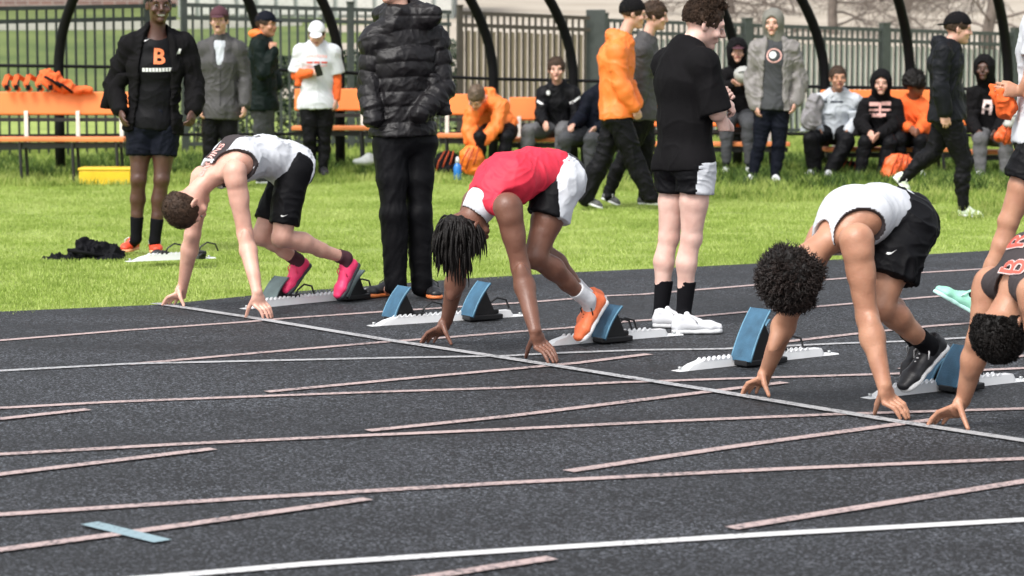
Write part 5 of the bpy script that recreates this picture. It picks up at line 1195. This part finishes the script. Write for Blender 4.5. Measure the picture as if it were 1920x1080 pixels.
g = person('smiling dark skinned athlete in an open black jacket over a lettered black tank top', J, SK['dark'], dict(m=1.0, lip=LIPD, mouth='smile', hands=hs_, brow=H_BK, cover=dict(torso=.014, arms=.004),
    lower=dict(mat=C_NAVY, e=.014, thigh=.52, name='shorts', flare=.010, amp=.008, k=.008),
    upper=[dict(name='tank_top', mat=C_BLK, e=.010, sleeve=0, hem=.04, low=.1, neck=.09, amp=.004, extra=tanktop), dict(name='jacket', mat=C_BLK2, e=.034, se=.7, sleeve=2, hem=.06, low=.12, neck=.078, nk0=.0, collar=.055, amp=.014, f=8, open=.13)],
    sock=(C_BSO, .17), shoe=(S_REDO, S_PEACH, LACE_W), hair=lambda r, H: hair_short(r, H, H_BK, t=.006, tuftn=50)), h=.007)
bv = bvh_of([g['jacket']]); decal('logo', poly_bm([[(-.5, -.5), (.1, -.6), (.5, .5), (0, .6)]]), bv, 336, 96, RIGHT, UPV, PR_W, g['jacket'], size=.035)

# grey jacket, maroon cap, laughing
q = at(Yrow(352)); J = dict(shR=q(384, 92), shL=q(447, 92), elR=q(375, 150, .03), elL=q(459, 150, .03), wrR=q(375, 198, -.06), wrL=q(459, 196, -.05), neckb=q(413, 76), chest=q(413, 118), waist=q(413, 165), pelvis=q(412, 205), hipR=q(397, 212), hipL=q(428, 212),
      knR=q(394, 280), knL=q(429, 280), anR=q(391, 340), anL=q(431, 340), heelR=q(391, 350, .05), toeR=q(388, 351, -.2), heelL=q(431, 350, .05), toeL=q(436, 351, -.2), fwd=nrm(A(.05, -1, 0)))
J['head'] = (q(411, 40, -.03), UPV, nrm(A(-.05, -1, .12)))
def zipv(o, J, H):
    mb = MB(); bv = bvh_of([o]); pts = []
    for y in range(100, 205, 9):
        c, n = surf(bv, 413, y)
        if c is not None: pts.append(c + n * .001)
    if len(pts) > 2: mb.tube(pts, .004, 5); mb.build('zip', S_BLK, o, True)
def capped(m, back=False): return lambda r, H: (hair_short(r, H, H_BR, tuftn=60, nape=-.03), cap(r, H, m, back))[0]
person('laughing person in charcoal zip jacket and maroon cap beside the green jacketed person', J, SK['pale'], dict(m=1.0, mouth='open', brow=H_BR, cover=dict(torso=.014, arms=.006, legs=.006), hands=[rel_hand(J, 'R', A(-.2, 1, 0), RIGHT), rel_hand(J, 'L', A(.2, 1, 0), -RIGHT)],
    lower=dict(mat=C_BLK, e=.016), upper=[dict(name='undershirt', mat=C_LGR, e=.010, sleeve=0, hem=.0, neck=.07, low=.05), dict(name='jacket', mat=C_GREY, e=.034, se=.8, sleeve=2, hem=.10, low=.16, neck=.072, collar=.05, amp=.012, f=8,
        shape=lambda F, J, H: F.seg(J['neckb'] + J['fwd'] * .10 + UPV * .06, J['chest'] + J['fwd'] * .155 - UPV * .03, .080, .022, k=.01, op='sub'), extra=zipv)],
    shoe=(S_BLK, S_SOLW, None), shoe_h=.008, sock=(C_BSO, .05), hair=capped(C_MAR)), h=.0085)

# green jacket, facing right, hand at mouth
q = at(Yrow(342)); J = dict(shR=q(487, 88, -.17), shL=q(492, 90, .17), elR=q(492, 138, -.26), elL=q(512, 135, .22), wrR=q(513, 98, -.20), wrL=q(520, 160, .12), neckb=q(489, 72), chest=q(492, 112), waist=q(494, 158), pelvis=q(494, 198), hipR=q(493, 206, -.09), hipL=q(496, 206, .09),
      knR=q(490, 275, -.09), knL=q(500, 275, .09), anR=q(486, 334, -.09), anL=q(502, 334, .09), heelR=q(480, 344, -.09), toeR=q(520, 345, -.09), heelL=q(494, 342, .09), toeL=q(532, 343, .09), fwd=nrm(A(.95, -.25, 0)))
J['head'] = (q(500, 48, -.02), UPV, nrm(A(.85, -.45, -.1)))
person('person in dark green jacket, dark cap and orange scarf, hand at mouth', J, SK['tan'], dict(m=1.02, brow=H_BR, cover=dict(torso=.014, arms=.006, legs=.006), hands=[rel_hand(J, 'R', RIGHT, AWAY, d=A(-.05, .15, 1), curl=1.2)],
    lower=dict(mat=C_DGY, e=.016), upper=[dict(name='jacket', mat=C_GRN, e=.032, se=.8, sleeve=2, hem=.05, low=.12, neck=.072, amp=.012), dict(name='scarf', mat=C_ORG, e=.012, sleeve=0, hem=-.30, low=.0, neck=.062, nk0=.01, arm_r=.11, shape=lambda F, J, H: F.ell(J['neckb'] - J['fwd'] * .03 + UPV * .05, np.eye(3), (.105, .10, .055), k=.04))],
    shoe=(S_BLK, S_SOLW, None), shoe_h=.008, hair=capped(C_NAVY)), h=.0085)

# white cap, white tee over orange sleeves
q = at(Yrow(330)); J = dict(shR=q(566, 98), shL=q(622, 98), elR=q(556, 142, .02), elL=q(631, 145, .04), wrR=q(583, 136, -.22), wrL=q(630, 185, -.02), neckb=q(594, 86), chest=q(594, 115), waist=q(594, 155), pelvis=q(595, 192), hipR=q(580, 200), hipL=q(610, 200),
      knR=q(581, 262, -.03), knL=q(608, 262, .02), anR=q(583, 318), anL=q(606, 320), heelR=q(583, 328, .06), toeR=q(580, 329, -.2), heelL=q(606, 328, .06), toeL=q(610, 329, -.2), fwd=CAMD)
J['head'] = (q(594, 66, -.06), nrm(A(0, -.35, 1)), nrm(A(0, -1, -.55)))
hs_ = [lambda F, J=J: hand(F, J['wrR'], J['wrR'] + nrm(A(1, -.2, .05)) * .08, A(0, -.3, -1), nrm(A(0, 1, .3)), curl=1.0, r=.0095), rel_hand(J, 'L', A(.2, 1, 0), -RIGHT)]
def teeprint(o, J, H):
    bv = bvh_of([o])
    decal('print', poly_bm(bars(8, .24, .030, .35)), bv, 593, 105, RIGHT, UPV, PR_P, o); decal('print', poly_bm(bars(3, .25, .022, .2)), bv, 594, 117, RIGHT, UPV, PR_R, o); decal('print', poly_bm([rect(.06, 0, .12, .012), rect(-.08, 0, .05, .012)]), bv, 594, 124, RIGHT, UPV, PR_P, o)
person('person in white cap and white T-shirt over orange sleeves looking down at a phone', J, SK['pale'], dict(m=1.05, brow=H_BR, cover=dict(torso=.014, arms=.004, legs=.006), hands=hs_,
    lower=dict(mat=C_BLK, e=.014), upper=[dict(name='long_sleeved_shirt', mat=C_ORG2, e=.012, sleeve=2, hem=.0, low=.05, neck=.066, amp=.006), dict(name='t_shirt', mat=C_WHT, e=.030, sleeve=.85, hem=.07, low=.12, neck=.07, nk0=.01, amp=.010, extra=teeprint)],
    shoe=(S_BLK, S_BLK, None), shoe_h=.008, hair=capped(S_WHT)), h=.0085)
ph = empty('phone', q(597, 132, -.26), 'small black phone held by the white capped person', 'phone'); mb = MB(); mb.box(q(597, 132, -.27), (.075, .012, .14), [nrm(A(.9, 0, .3)), nrm(A(0, 1, .4)), nrm(A(-.3, -.4, 1))], bev=.004); mb.build('body', S_BLK, ph)

# orange hoodie walking right, black beanie
q = at(Yrow(390)); J = dict(shR=q(1158, 96, -.17), shL=q(1164, 98, .16), elR=q(1162, 158, -.20), elL=q(1172, 155, .2), wrR=q(1186, 200, -.16), wrL=q(1192, 195, .16), neckb=q(1165, 72), chest=q(1156, 112), waist=q(1155, 165), pelvis=q(1158, 212), hipR=q(1160, 222, -.09), hipL=q(1158, 222, .09),
      knR=q(1190, 302, -.09), knL=q(1128, 300, .07), anR=q(1221, 370, -.08), anL=q(1098, 372, .08), fwd=nrm(A(1, -.05, 0)))
J.update(heelR=q(1212, 384, -.08), toeR=q(1256, 386, -.08), heelL=q(1086, 378, .08), toeL=q(1128, 393, .08))
J['head'] = (q(1188, 28, -.0), nrm(A(.12, 0, 1)), nrm(A(1, -.05, -.12)))
person('person in bright orange hooded jacket and black beanie walking right', J, SK['pale'], dict(m=1.02, brow=H_BR, cover=dict(torso=.014, arms=.006, legs=.006), hands=[rel_hand(J, 'R', A(.2, 0, -1), AWAY, curl=.6)],
    lower=dict(mat=C_BLK, e=.020, wide=True, amp=.012, top=.4), upper=[dict(name='jacket', mat=C_ORG, e=.036, se=.9, sleeve=2, hem=.05, low=.10, neck=.07, nk0=.03, hood='down', amp=.014, f=7)],
    shoe=(C_GPT, S_SOLW, LACE_W), shoe_h=.007, hair=lambda r, H: (hair_short(r, H, H_BR, tuftn=50, nape=-.03), beanie(r, H, C_BLK2))[0]), h=.0085)
# black jacket walking beside
q = at(Yrow(384) + .1); J = dict(shR=q(1205, 96, -.12), shL=q(1212, 98, .20), elR=q(1203, 150, -.14), elL=q(1216, 155, .24), wrR=q(1196, 190, -.16), wrL=q(1226, 190, .2), neckb=q(1211, 72, .04), chest=q(1206, 115, .04), waist=q(1204, 165, .04), pelvis=q(1203, 215, .04), hipR=q(1203, 224, -.06), hipL=q(1205, 224, .12),
      knR=q(1168, 300, -.06), knL=q(1212, 305, .12), anR=q(1139, 368, -.06), anL=q(1208, 370, .12), fwd=nrm(A(1, -.1, 0)))
J.update(heelR=q(1128, 374, -.06), toeR=q(1160, 388, -.06), heelL=q(1196, 384, .12), toeL=q(1236, 386, .12)); J['head'] = (q(1229, 32, .04), nrm(A(.1, 0, 1)), nrm(A(1, -.15, -.05)))
person('brown haired person in a black jacket walking beyond the orange hooded walker', J, SK['pale'], dict(m=1.0, brow=H_BR, cover=dict(torso=.014, arms=.006, legs=.006), hands=[rel_hand(J, 'R', A(1, 0, -.3), AWAY, curl=.8)],
    lower=dict(mat=C_BLK, e=.016, amp=.010), upper=[dict(name='jacket', mat=C_GREY, e=.030, se=.8, sleeve=2, hem=.05, low=.1, neck=.072, amp=.011)],
    shoe=(C_GPT, S_SOLW, LACE_W), shoe_h=.007, hair=lambda r, H: hair_short(r, H, H_BR, t=.016, amp=.006, tuftn=250, tl=.03)), h=.0085)
# black walker with backwards cap
q = at(Yrow(404)); J = dict(shR=q(1768, 100, -.18), shL=q(1776, 102, .17), elR=q(1762, 160, -.24), elL=q(1790, 165, .2), wrR=q(1772, 208, -.22), wrL=q(1800, 205, .16), neckb=q(1778, 84), chest=q(1773, 120), waist=q(1774, 172), pelvis=q(1777, 215), hipR=q(1780, 226, -.09), hipL=q(1776, 226, .09),
      knR=q(1808, 305, -.08), knL=q(1748, 288, .08), anR=q(1805, 390, -.08), anL=q(1690, 338, .09), fwd=nrm(A(1, -.08, 0)))
J.update(heelR=q(1796, 405, -.08), toeR=q(1843, 411, -.08), heelL=q(1674, 334, .09), toeL=q(1700, 366, .09)); J['upfL'] = nrm(A(.7, 0, .6)); J['head'] = (q(1797, 56, .0), nrm(A(.10, 0, 1)), nrm(A(1, -.12, -.03)))
person('person in all black with a backwards black cap striding right past the benches', J, SK['pale'], dict(m=1.02, brow=H_BR, cover=dict(torso=.014, arms=.006, legs=.006), hands=[rel_hand(J, 'R', A(1, 0, -.1), AWAY, curl=.35, d=A(.15, -.1, -1))],
    lower=dict(mat=C_BLK, e=.014, amp=.010), upper=[dict(name='jacket', mat=cloth('black_shell', (.020, .022, .028), rough=.55), e=.030, se=.8, sleeve=2, hem=.05, low=.1, neck=.072, nk0=.02, hood='down', amp=.012)],
    shoe=(mat('pale_mint_shoe', (.62, .70, .56), rough=.5), S_SOLW, LACE_W), shoe_h=.006, hair=capped(C_BLK2, True)), h=.008)
# tall grey hooded standing
q = at(Yrow(344)); J = dict(shR=q(1424, 92), shL=q(1482, 92), elR=q(1408, 145, .04), elL=q(1500, 145, .04), wrR=q(1416, 196, -.06), wrL=q(1492, 190, -.06), neckb=q(1453, 76), chest=q(1452, 112), waist=q(1450, 155), pelvis=q(1448, 195), hipR=q(1433, 203), hipL=q(1463, 203),
      knR=q(1424, 272, -.02), knL=q(1460, 272, .0), anR=q(1410, 334), anL=q(1453, 334), heelR=q(1410, 343, .06), toeR=q(1402, 344, -.2), heelL=q(1453, 343, .06), toeL=q(1456, 344, -.2), fwd=nrm(A(-.1, -1, 0)))
J['head'] = (q(1449, 46, -.03), UPV, nrm(A(-.25, -1, -.08)))
def ringprint(o, J, H):
    bv = bvh_of([o]); cir = lambda r, n=20, p=0: [(r * math.cos(2 * math.pi * k / n + p), r * math.sin(2 * math.pi * k / n + p)) for k in range(n)]
    decal('print', poly_bm([cir(.038)]), bv, 1449, 103, RIGHT, UPV, PR_W, o)
    bm = bmesh.new(); a = [bm.verts.new((x, y, 0)) for x, y in cir(.066)]; b = [bm.verts.new((x, y, 0)) for x, y in cir(.079)]
    for k in range(20): bm.faces.new((a[k], a[(k + 1) % 20], b[(k + 1) % 20], b[k]))
    decal('print', bm, bv, 1451, 104, RIGHT, UPV, PR_P, o)
person('tall standing person in open grey rain jacket over a hood and round logo shirt', J, SK['pale'], dict(m=1.0, brow=H_BR, cover=dict(torso=.014, arms=.006, legs=.006), hands=[rel_hand(J, 'R', A(-.2, 1, 0), RIGHT), rel_hand(J, 'L', A(.2, 1, 0), -RIGHT)],
    lower=dict(mat=C_NAVY, e=.014, amp=.008), upper=[dict(name='hooded_sweatshirt', mat=C_DGY, e=.016, sleeve=0, hem=.06, low=.1, neck=.06, nk0=.05, amp=.008, extra=ringprint), dict(name='jacket', mat=C_HGR, e=.040, se=.9, sleeve=2, hem=.07, low=.14, neck=.085, nk0=.0, amp=.016, f=8, open=.11)],
    shoe=(S_WHT, S_SOLW, None), shoe_h=.008, sock=(C_BSO, .05), hood_up=cloth('grey_olive_hood', (.17, .165, .145))), h=.0085)
# walker at the right edge, mostly outside
q = at(Yrow(606)); J = dict(shL=q(1948, 60, -.15), shR=q(1962, 55, .18), elL=q(1938, 150, -.16), elR=q(1985, 160, .2), wrL=q(1912, 172, -.12), wrR=q(1960, 215, .15), neckb=q(1955, 25), chest=q(1957, 90), waist=q(1955, 180), pelvis=q(1950, 262), hipL=q(1942, 285, -.09), hipR=q(1956, 285, .09),
      knL=q(1892, 415, -.09), knR=q(1965, 440, .09), anL=q(1837, 552, -.09), anR=q(2000, 580, .1), fwd=nrm(A(-1, -.1, 0)))
J.update(heelL=q(1826, 592, -.09), toeL=q(1748, 548, -.09), upfL=nrm(A(.45, 0, .9)), heelR=q(2020, 585, .1), toeR=q(1960, 605, .1)); J['head'] = (q(1950, -45), UPV, nrm(A(-1, -.1, -.1)))
hs_ = [lambda F, J=J: hand(F, J['wrL'], J['wrL'] + nrm(A(-1, -.1, .12)) * .08, A(0, -.1, -1), AWAY, curl=.5, r=.009), ]
person('person at the right edge stepping left in black shorts and mint shoes, holding orange cloth', J, SK['tan'], dict(m=1.0, brow=H_BR, cover=dict(torso=.012), hands=hs_,
    lower=dict(mat=C_BLK, e=.020, thigh=.42, name='shorts', flare=.02), upper=[dict(name='t_shirt', mat=C_WHT, e=.020, sleeve=.5, hem=.02, low=.1, neck=.07)],
    sock=(C_BSO, .10), shoe=(S_MINT, S_MSOL, mat('pale_lace', (.6, .8, .75), rough=.7)), shoe_h=.005, hair=lambda r, H: hair_short(r, H, H_BR, tuftn=60)), h=.007)
q17 = q
def bundle(name, label, cat, px, Y, m, seed):
    cs = [P(*p[:2], Y + p[2]) for p in px]; F = Field(cs, .25, .009)
    for c, p in zip(cs, px): F.ell(c, np.eye(3), p[3:6], k=.03)
    r = empty(name, cs[0], label, cat); emit('fabric', F, m, r, disp=lambda V, N: folds(V, N, .022, 14, seed=seed))
Yh = Yrow(606)
bundle('shirt', 'crumpled orange shirt held in a hand at the right edge', 'shirt', [(1878, 178, -.03, .045, .05, .055), (1887, 200, -.02, .05, .05, .05), (1868, 168, 0, .03, .04, .03)], Yh - .05, C_ORG2, 3)
# ---- seated people
def seated(label, Y, cx, head, nb, sh, el, wr, pel, kn, an, toe, top, low, sk, headm=None, hf=None, hu=None, m=1.0, fwd=None, back=.12, **S):
    q = at(Y); fwd = CAMD if fwd is None else nrm(fwd); kd = -.42
    J = dict(neckb=q(*nb, back * .3), chest=q((nb[0] * 2 + pel[0]) / 3, (nb[1] * 1.6 + pel[1]) / 2.6, back * .6), pelvis=q(*pel, back), shR=q(*sh[0]), shL=q(*sh[1]), elR=q(*el[0]), elL=q(*el[1]), wrR=q(*wr[0]), wrL=q(*wr[1]),
             hipR=q(pel[0] - 14, pel[1] + 4, back), hipL=q(pel[0] + 14, pel[1] + 4, back), knR=q(*kn[0]), knL=q(*kn[1]), anR=q(*an[0]), anL=q(*an[1]), fwd=fwd)
    J['waist'] = lerp(J['pelvis'], J['chest'], .5)
    for s_, t in zip('RL', toe): J['heel' + s_] = J['an' + s_] * A(1, 1, 0) + A(0, .06, .0); J['toe' + s_] = J['heel' + s_] + nrm(A(t, -1, 0)) * .28
    J['head'] = (q(*head), UPV if hu is None else nrm(hu), CAMD if hf is None else nrm(hf))
    S.setdefault('cover', dict(torso=.014, arms=.006, legs=.006)); S.setdefault('brow', H_BR); S.setdefault('shoe', (S_WHT, S_SOLW, None)); S.setdefault('shoe_h', .008); S.setdefault('sock', (C_BSO, .05))
    hands = [rel_hand(J, 'R', A(-.3, .6, -.2), A(.3, .1, -.6), curl=.7), rel_hand(J, 'L', A(.3, .6, -.2), A(-.3, .1, -.6), curl=.7)]
    return person(label, J, sk, dict(m=m, hands=S.pop('hands', hands), upper=top, lower=low, **S), h=.0085)
K = -.45
def poloprint(o, J, H):
    bv = bvh_of([o]); decal('logo', poly_bm([[(.025 * math.cos(t * .6283), .03 * math.sin(t * .6283)) for t in range(10)]]), bv, 1028, 174, RIGHT, UPV, PR_W, o)
    decal('stripe', poly_bm([rect(0, 0, .12, .025)]), bv, 1080, 187, A(.8, 0, .5), UPV, PR_W, o); decal('stripe', poly_bm([rect(0, 0, .10, .025)]), bv, 1013, 193, A(.8, 0, -.6), UPV, PR_W, o)
seated('seated boy in black sports top with white shoulder stripes and grey trousers', 29.6, 1045, (1043, 132, -.08), (1046, 160), ((1020, 176), (1074, 176)), ((1012, 212, -.05), (1086, 212, -.05)), ((1020, 230, -.35), (1074, 232, -.32)), (1047, 238), ((990, 246, K), (1054, 248, K)), ((984, 315, K), (1050, 315, K)), (-.2, .1),
    [dict(name='sports_top', mat=C_BLK, e=.026, se=.8, sleeve=2, hem=.05, low=.06, neck=.07, collar=.03, amp=.01, extra=poloprint)], dict(mat=C_GPT, e=.02), SK['pale'], hair=lambda r, H: hair_short(r, H, H_BR, t=.014, tuftn=200, tl=.025))
seated('seated person with face hidden behind the orange hooded walker, dark navy jacket', 29.5, 1100, (1140, 140, -.05), (1132, 168), ((1104, 184), (1156, 184)), ((1092, 218, -.05), (1160, 218, -.05)), ((1074, 234, -.38), (1120, 240, -.35)), (1110, 246), ((1058, 262, -.55), (1108, 262, -.5)), ((1048, 322, K), (1104, 322, K)), (-.2, .1),
    [dict(name='jacket', mat=C_NAVY, e=.03, se=.8, sleeve=2, hem=.05, low=.06, neck=.07)], dict(mat=C_DGY, e=.022), SK['pale'], hair=lambda r, H: hair_short(r, H, H_BR, tuftn=50))
# bending person in orange
seated('person in orange jacket bent forward on the bench over an orange bag', 29.2, 920, (893, 184, -.50), (908, 186), ((888, 208, -.38), (938, 200, -.35)), ((878, 245, -.42), (930, 240, -.45)), ((893, 276, -.48), (903, 268, -.48)), (938, 240), ((900, 258, -.50), (950, 258, -.42)), ((898, 318, K), (942, 318, K)), (-.1, .1),
    [dict(name='jacket', mat=C_ORG, e=.034, se=.85, sleeve=2, hem=.05, low=.05, neck=.07, nk0=.02, hood='down', amp=.014)], dict(mat=C_BLK, e=.018), SK['pale'], hf=A(-.25, -.6, -.8), hu=A(-.1, -.75, .65), fwd=A(-.1, -.8, -.6), hair=lambda r, H: hair_short(r, H, H_LB, t=.012, tuftn=200))
seated('seated person in light grey sweatshirt and black trousers with short brown hair', 29.3, 1567, (1571, 148, -.08), (1569, 176), ((1536, 192), (1602, 192)), ((1518, 222, .06), (1612, 224, .06)), ((1532, 244, -.22), (1592, 246, -.25)), (1565, 246), ((1520, 262, K), (1588, 264, K)), ((1528, 322, -.4), (1556, 324, -.5)), (-.5, -.2),
    [dict(name='sweatshirt', mat=C_LGR, e=.034, se=1, sleeve=2, hem=.06, low=.06, neck=.066, amp=.014, extra=lambda o, J, H: (decal('print', poly_bm([rect(-.10, 0, .05, .022), rect(.03, 0, .14, .022)]), bvh_of([o]), 1564, 191, RIGHT, UPV, PR_D, o)))], dict(mat=C_BLK, e=.024, wide=True), SK['tan'], hf=A(.1, -1, -.15), hair=lambda r, H: hair_short(r, H, H_BR, t=.010, tuftn=150))
def blockprint(px, py, s=1.0):
    def f(o, J, H):
        bv = bvh_of([o]); decal('print', poly_bm([rect(-.055, .055, .085, .035), rect(.055, .06, .085, .035), rect(-.055, .0, .085, .02), rect(.055, .0, .085, .02), rect(-.02, -.05, .15, .035), rect(0, .0, .02, .14)]), bv, px, py, RIGHT, UPV, PR_P, o, size=s)
    return f
seated('seated person in a black hood with pink chest print, hands clasped', 29.1, 1650, (1652, 158, -.10), (1652, 186), ((1626, 198), (1678, 198)), ((1612, 230, -.05), (1686, 230, -.05)), ((1628, 248, -.40), (1650, 252, -.42)), (1652, 250), ((1622, 268, K), (1668, 270, K)), ((1612, 326, K), (1652, 328, K)), (-.2, .1),
    [dict(name='hooded_sweatshirt', mat=C_BLK2, e=.032, se=.9, sleeve=2, hem=.05, low=.06, neck=.07, nk0=.04, amp=.012, extra=blockprint(1650, 206, 1.2))], dict(mat=C_BLK, e=.022), SK['pale'], hf=A(-.15, -1, -.1), hood_up=C_BLK2, shoe=(S_BLK, S_SOLW, None))
seated('seated person in red orange jacket with bushy dark hair turned away', 29.3, 1706, (1716, 160, -.05), (1712, 188), ((1690, 202), (1732, 204)), ((1682, 230, -.05), (1736, 232, -.05)), ((1704, 240, -.35), (1724, 244, -.38)), (1710, 250), ((1686, 262, K), (1726, 264, K)), ((1682, 326, K), (1722, 328, K)), (-.1, .1),
    [dict(name='jacket', mat=C_ORG2, e=.030, se=.85, sleeve=2, hem=.05, low=.06, neck=.068, amp=.014)], dict(mat=C_BLK, e=.02), SK['brown'], hf=A(.9, .35, -.1), lip=LIPD, hair=lambda r, H: hair_short(r, H, H_BK, t=.034, h=.008, amp=.012, line=.11, tuftn=500, tl=.04, curl=.008, seed=4))
seated('seated dark skinned person in a black hood with white chest lettering and grey trousers', 29.0, 1850, (1845, 130, -.10), (1852, 164), ((1826, 178), (1880, 178)), ((1820, 222, -.02), (1886, 222, -.05)), ((1832, 246, -.36), (1868, 246, -.36)), (1856, 250), ((1838, 262, K), (1888, 264, K)), ((1838, 330, K), (1884, 330, K)), (-.2, .1),
    [dict(name='hooded_sweatshirt', mat=C_BLK2, e=.030, se=.9, sleeve=2, hem=.05, low=.06, neck=.07, nk0=.04, amp=.012, extra=lambda o, J, H: decal('print', poly_bm([rect(-.04, 0, .03, .15), rect(.0, .055, .06, .035), rect(.04, 0, .03, .15), rect(0, -.01, .05, .025)]), bvh_of([o]), 1851, 203, RIGHT, UPV, PR_PB, o))], dict(mat=C_GPT, e=.022), SK['dark'], lip=LIPD, hf=A(-.35, -1, -.1), hood_up=C_BLK2)
seated('seated person in black hood and dark red visor holding the grey helmet', 29.9, 1382, (1382, 98, -.08), (1382, 126), ((1358, 142), (1408, 142)), ((1350, 178, -.05), (1412, 178, -.05)), ((1372, 158, -.34), (1398, 156, -.34)), (1384, 214), ((1362, 232, K), (1404, 234, K)), ((1362, 300, K), (1404, 302, K)), (-.1, .1),
    [dict(name='hooded_sweatshirt', mat=C_BLK2, e=.030, se=.9, sleeve=2, hem=.05, low=.06, neck=.07, nk0=.04)], dict(mat=C_DGY, e=.022), SK['pale'], hood_up=C_BLK2, hair=lambda r, H: cap(r, H, C_MAR))
def ballk(r, cs): 
    mb = MB(); mb.tube([cs[0] + A(-.06, -.09, .03), cs[0] + A(0, -.115, .04), cs[0] + A(.06, -.09, .03)], .007, 6); mb.build('seam', C_GPT, r, True)
lump('helmet', 'round pale grey helmet held by the visored seated person', 'helmet', [(1393, 140, 0, .105, .10, .10)], mat('pale_grey_shell', (.40, .40, .38), rough=.5), 29.48, amp=.004, f=8, kids=ballk)
lump('helmet', 'white and grey round helmet resting at the right edge under the orange shirt', 'helmet', [(1905, 222, 0, .10, .10, .075), (1890, 234, -.02, .06, .06, .04)], mat('pale_grey_shell', (.40, .40, .38)), 28.0, amp=.012, f=10, kids=ballk, seed=3)
lump('kit_bag', 'orange bag piled at the right edge below the grey helmet', 'bag', [(1896, 250, 0, .14, .12, .09), (1880, 256, -.02, .10, .1, .06)], cloth('red_orange_nylon', (.80, .13, .03), rough=.5), 28.1, amp=.025, f=12, kids=ribs, seed=8)
